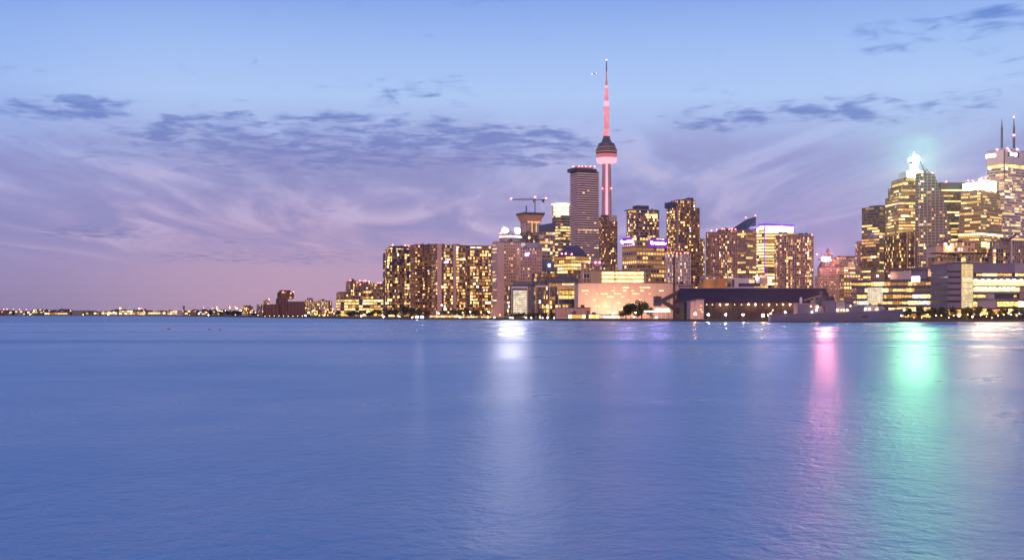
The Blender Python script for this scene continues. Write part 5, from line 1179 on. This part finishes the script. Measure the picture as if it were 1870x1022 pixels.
# ------------------------------------------------------------------ sky
w = bpy.data.worlds.new('World'); sc.world = w; w.use_nodes = True; nt = w.node_tree; nt.nodes.clear()
N = nt.nodes.new; Lk = nt.links.new
out = N('ShaderNodeOutputWorld'); bg = N('ShaderNodeBackground'); Lk(bg.outputs[0], out.inputs[0])
tc = N('ShaderNodeTexCoord'); sp = N('ShaderNodeSeparateXYZ'); Lk(tc.outputs['Generated'], sp.inputs[0])
X, Y, Z = sp.outputs
def mix(f, a, b_, mode='MIX'):
    t = N('ShaderNodeMix'); t.data_type = 'RGBA'; t.blend_type = mode; t.clamp_factor = True
    for nm, v in (('Factor', f), ('A', a), ('B', b_)):
        if isinstance(v, (int, float)): t.inputs[nm].default_value = v
        elif isinstance(v, tuple): t.inputs[nm].default_value = v
        else: Lk(v, t.inputs[nm])
    return t.outputs['Result']
def rng_(v, a, b_, c_=0.0, d=1.0, sm=True):
    t = N('ShaderNodeMapRange'); t.interpolation_type = 'SMOOTHSTEP' if sm else 'LINEAR'
    for i, x in enumerate((a, b_, c_, d)): t.inputs[i + 1].default_value = x
    Lk(v, t.inputs[0]); return t.outputs[0]
ay = mth('MAXIMUM', mth('ABSOLUTE', Y), .02); u = mth('DIVIDE', X, ay); v = mth('DIVIDE', Z, ay)
rp = N('ShaderNodeValToRGB'); cr_ = rp.color_ramp
stops = [(0, (166, 143, 176)), (.035, (172, 149, 190)), (.075, (176, 158, 204)), (.11, (168, 166, 214)), (.15, (172, 188, 234)), (.185, (178, 204, 247)), (.225, (160, 190, 243)), (.265, (132, 164, 232)), (.40, (142, 174, 236)), (.7, (108, 148, 216)), (1, (84, 124, 200))]
while len(cr_.elements) < len(stops): cr_.elements.new(.5)
for e, (p, c) in zip(cr_.elements, stops): e.position = p; e.color = lin(c)
Lk(Z, rp.inputs[0]); col = rp.outputs[0]
# afterglow: pinker left of the skyline, duskier at the far left and to the right
gl = rng_(mth('ABSOLUTE', mth('ADD', u, .17)), .0, .26, 1, 0); low = rng_(v, .01, .15, 1, 0)
col = mix(mth('MULTIPLY', mth('MULTIPLY', gl, low), .62), col, lin((212, 166, 190)))
rt_ = mth('MULTIPLY', rng_(u, .0, .30), rng_(v, .02, .17, 1, 0)); col = mix(mth('MULTIPLY', rt_, .62), col, lin((146, 146, 204)))
lf = mth('MULTIPLY', rng_(u, -.5, -.28, 1, 0), 1.0); col = mix(mth('MULTIPLY', lf, .6), col, (.66, .76, .95, 1), 'MULTIPLY')
hi = mth('MULTIPLY', rng_(Z, .25, .45), rng_(u, -.6, .1, 1, 0)); col = mix(mth('MULTIPLY', hi, .95), col, (.42, .74, .98, 1), 'MULTIPLY')
# clouds lie on a plane overhead: project the direction onto it
dz = mth('ADD', mth('MAXIMUM', Z, 0), .035); cb = N('ShaderNodeCombineXYZ'); Lk(mth('DIVIDE', X, dz), cb.inputs[0]); Lk(mth('DIVIDE', ay, dz), cb.inputs[1])
def cn(scale, sx_, sy_, rot, det, rough, dist):
    mp = N('ShaderNodeMapping'); mp.inputs['Rotation'].default_value = (0, 0, rot); mp.inputs['Scale'].default_value = (sx_, sy_, 1); Lk(cb.outputs[0], mp.inputs['Vector'])
    t = N('ShaderNodeTexNoise'); t.inputs['Scale'].default_value = scale; t.inputs['Detail'].default_value = det; t.inputs['Roughness'].default_value = rough; t.inputs['Distortion'].default_value = dist; Lk(mp.outputs[0], t.inputs['Vector']); return t.outputs['Fac']
ci = cn(1.25, 1.0, .26, .75, 8, .62, .9)         # cirrus streaks
cim = mth('MULTIPLY', rng_(v, .03, .08), rng_(v, .12, .19, 1, 0))
col = mix(mth('MULTIPLY', mth('MULTIPLY', rng_(ci, .42, .62), cim), .85), col, lin((140, 136, 192)))
col = mix(mth('MULTIPLY', mth('MULTIPLY', rng_(ci, .50, .34), cim), .65), col, lin((206, 190, 224)))
ac = cn(7.0, 1.0, .8, .2, 9, .64, .35)           # patches of dark altocumulus
big = cn(1.3, 1, 1, .4, 3, .5, .3)
def ell(px, py, rx, ry, amp):
    a = mth('DIVIDE', mth('SUBTRACT', u, (px - CX) / F), rx / F); b_ = mth('DIVIDE', mth('SUBTRACT', v, (HY - py) / F), ry / F)
    d = mth('ADD', mth('MULTIPLY', a, a), mth('MULTIPLY', b_, b_)); return rng_(d, 0, 1, amp, 0)
cov = None
for e in ((640, 265, 460, 74, .25), (960, 268, 190, 50, .24), (520, 225, 330, 40, .12), (120, 195, 190, 30, .24), (400, 240, 200, 45, .16), (170, 250, 300, 60, .10), (1680, 70, 180, 60, .15), (1640, 195, 260, 40, .15), (1840, 130, 120, 60, .16), (1320, 215, 130, 40, .17), (770, 165, 170, 45, .14), (350, 125, 60, 20, .16), (1480, 210, 160, 24, .18), (170, 425, 170, 16, .22), (470, 440, 100, 14, .10), (520, 470, 420, 18, .16), (1830, 30, 120, 35, .2), (1330, 230, 90, 18, .14)):
    t = ell(*e); cov = t if cov is None else mth('ADD', cov, t)
cov = mth('MINIMUM', cov, .24)
dn = mth('ADD', mth('ADD', ac, cov), mth('MULTIPLY', mth('SUBTRACT', big, .5), .30))
dm = rng_(dn, .59, .86)
ccol = mix(rng_(v, .08, .24), lin((122, 120, 178)), lin((96, 130, 206)))
col = mix(mth('MULTIPLY', dm, .98), col, ccol)
# the physical dusk sky, faint, under the afterglow colours
ns = N('ShaderNodeTexSky'); ns.sky_type = 'NISHITA'; ns.sun_disc = False; ns.sun_elevation = radians(14); ns.sun_rotation = radians(200)
hz = mix(rng_(Z, -.02, .0), lin((60, 70, 110)), col)
fin = mix(.006, hz, ns.outputs[0], 'ADD')
Lk(fin, bg.inputs['Color']); bg.inputs['Strength'].default_value = 1.0
# broad warm fill, added behind the camera to brighten the facades
sd = bpy.data.lights.new('facade_fill', 'SUN'); sd.energy = 2.4; sd.angle = radians(70); sd.color = (1, .52, .32)
so = bpy.data.objects.new('facade_fill', sd); COL.objects.link(so); so.rotation_euler = Vector((sin(radians(20)), cos(radians(20)), -.25)).to_track_quat('-Z', 'Y').to_euler()

# ------------------------------------------------------------------ air volume added to give the bright lights halos
q = MB(); q.box(-8500, 8500, -850, 6900, -4, 900); m, nt, out = newmat('haze'); pv = nt.nodes.new('ShaderNodeVolumePrincipled')
pv.inputs['Color'].default_value = (.92, .93, 1, 1); pv.inputs['Density'].default_value = .00004; pv.inputs['Anisotropy'].default_value = .93
nt.links.new(pv.outputs[0], out.inputs['Volume']); o = q.build('haze', m); o['kind'] = 'stuff'; tag(o, 'thin added air volume giving the bright lights halos', 'haze')
# ------------------------------------------------------------------ camera and render settings
cd = bpy.data.cameras.new('camera'); cam = bpy.data.objects.new('camera', cd); COL.objects.link(cam); sc.camera = cam
cam.location = (0, 0, H); cam.rotation_euler = (pi / 2, 0, 0)
cd.sensor_width = 36; cd.lens = 36 * F / 1870; cd.shift_y = (HY - 511) / 1870; cd.clip_start = .5; cd.clip_end = 60000
sc.view_settings.view_transform = 'Standard'; sc.view_settings.look = 'None'; sc.view_settings.exposure = 0; sc.view_settings.gamma = 1
sc.render.engine = 'CYCLES'; cy = sc.cycles
cy.use_denoising = True; cy.max_bounces = 5; cy.diffuse_bounces = 2; cy.glossy_bounces = 3; cy.transmission_bounces = 2; cy.sample_clamp_indirect = 3; cy.sample_clamp_direct = 0
cy.use_light_tree = True; cy.volume_bounces = 0; cy.caustics_reflective = True
print('objects', len(bpy.data.objects))
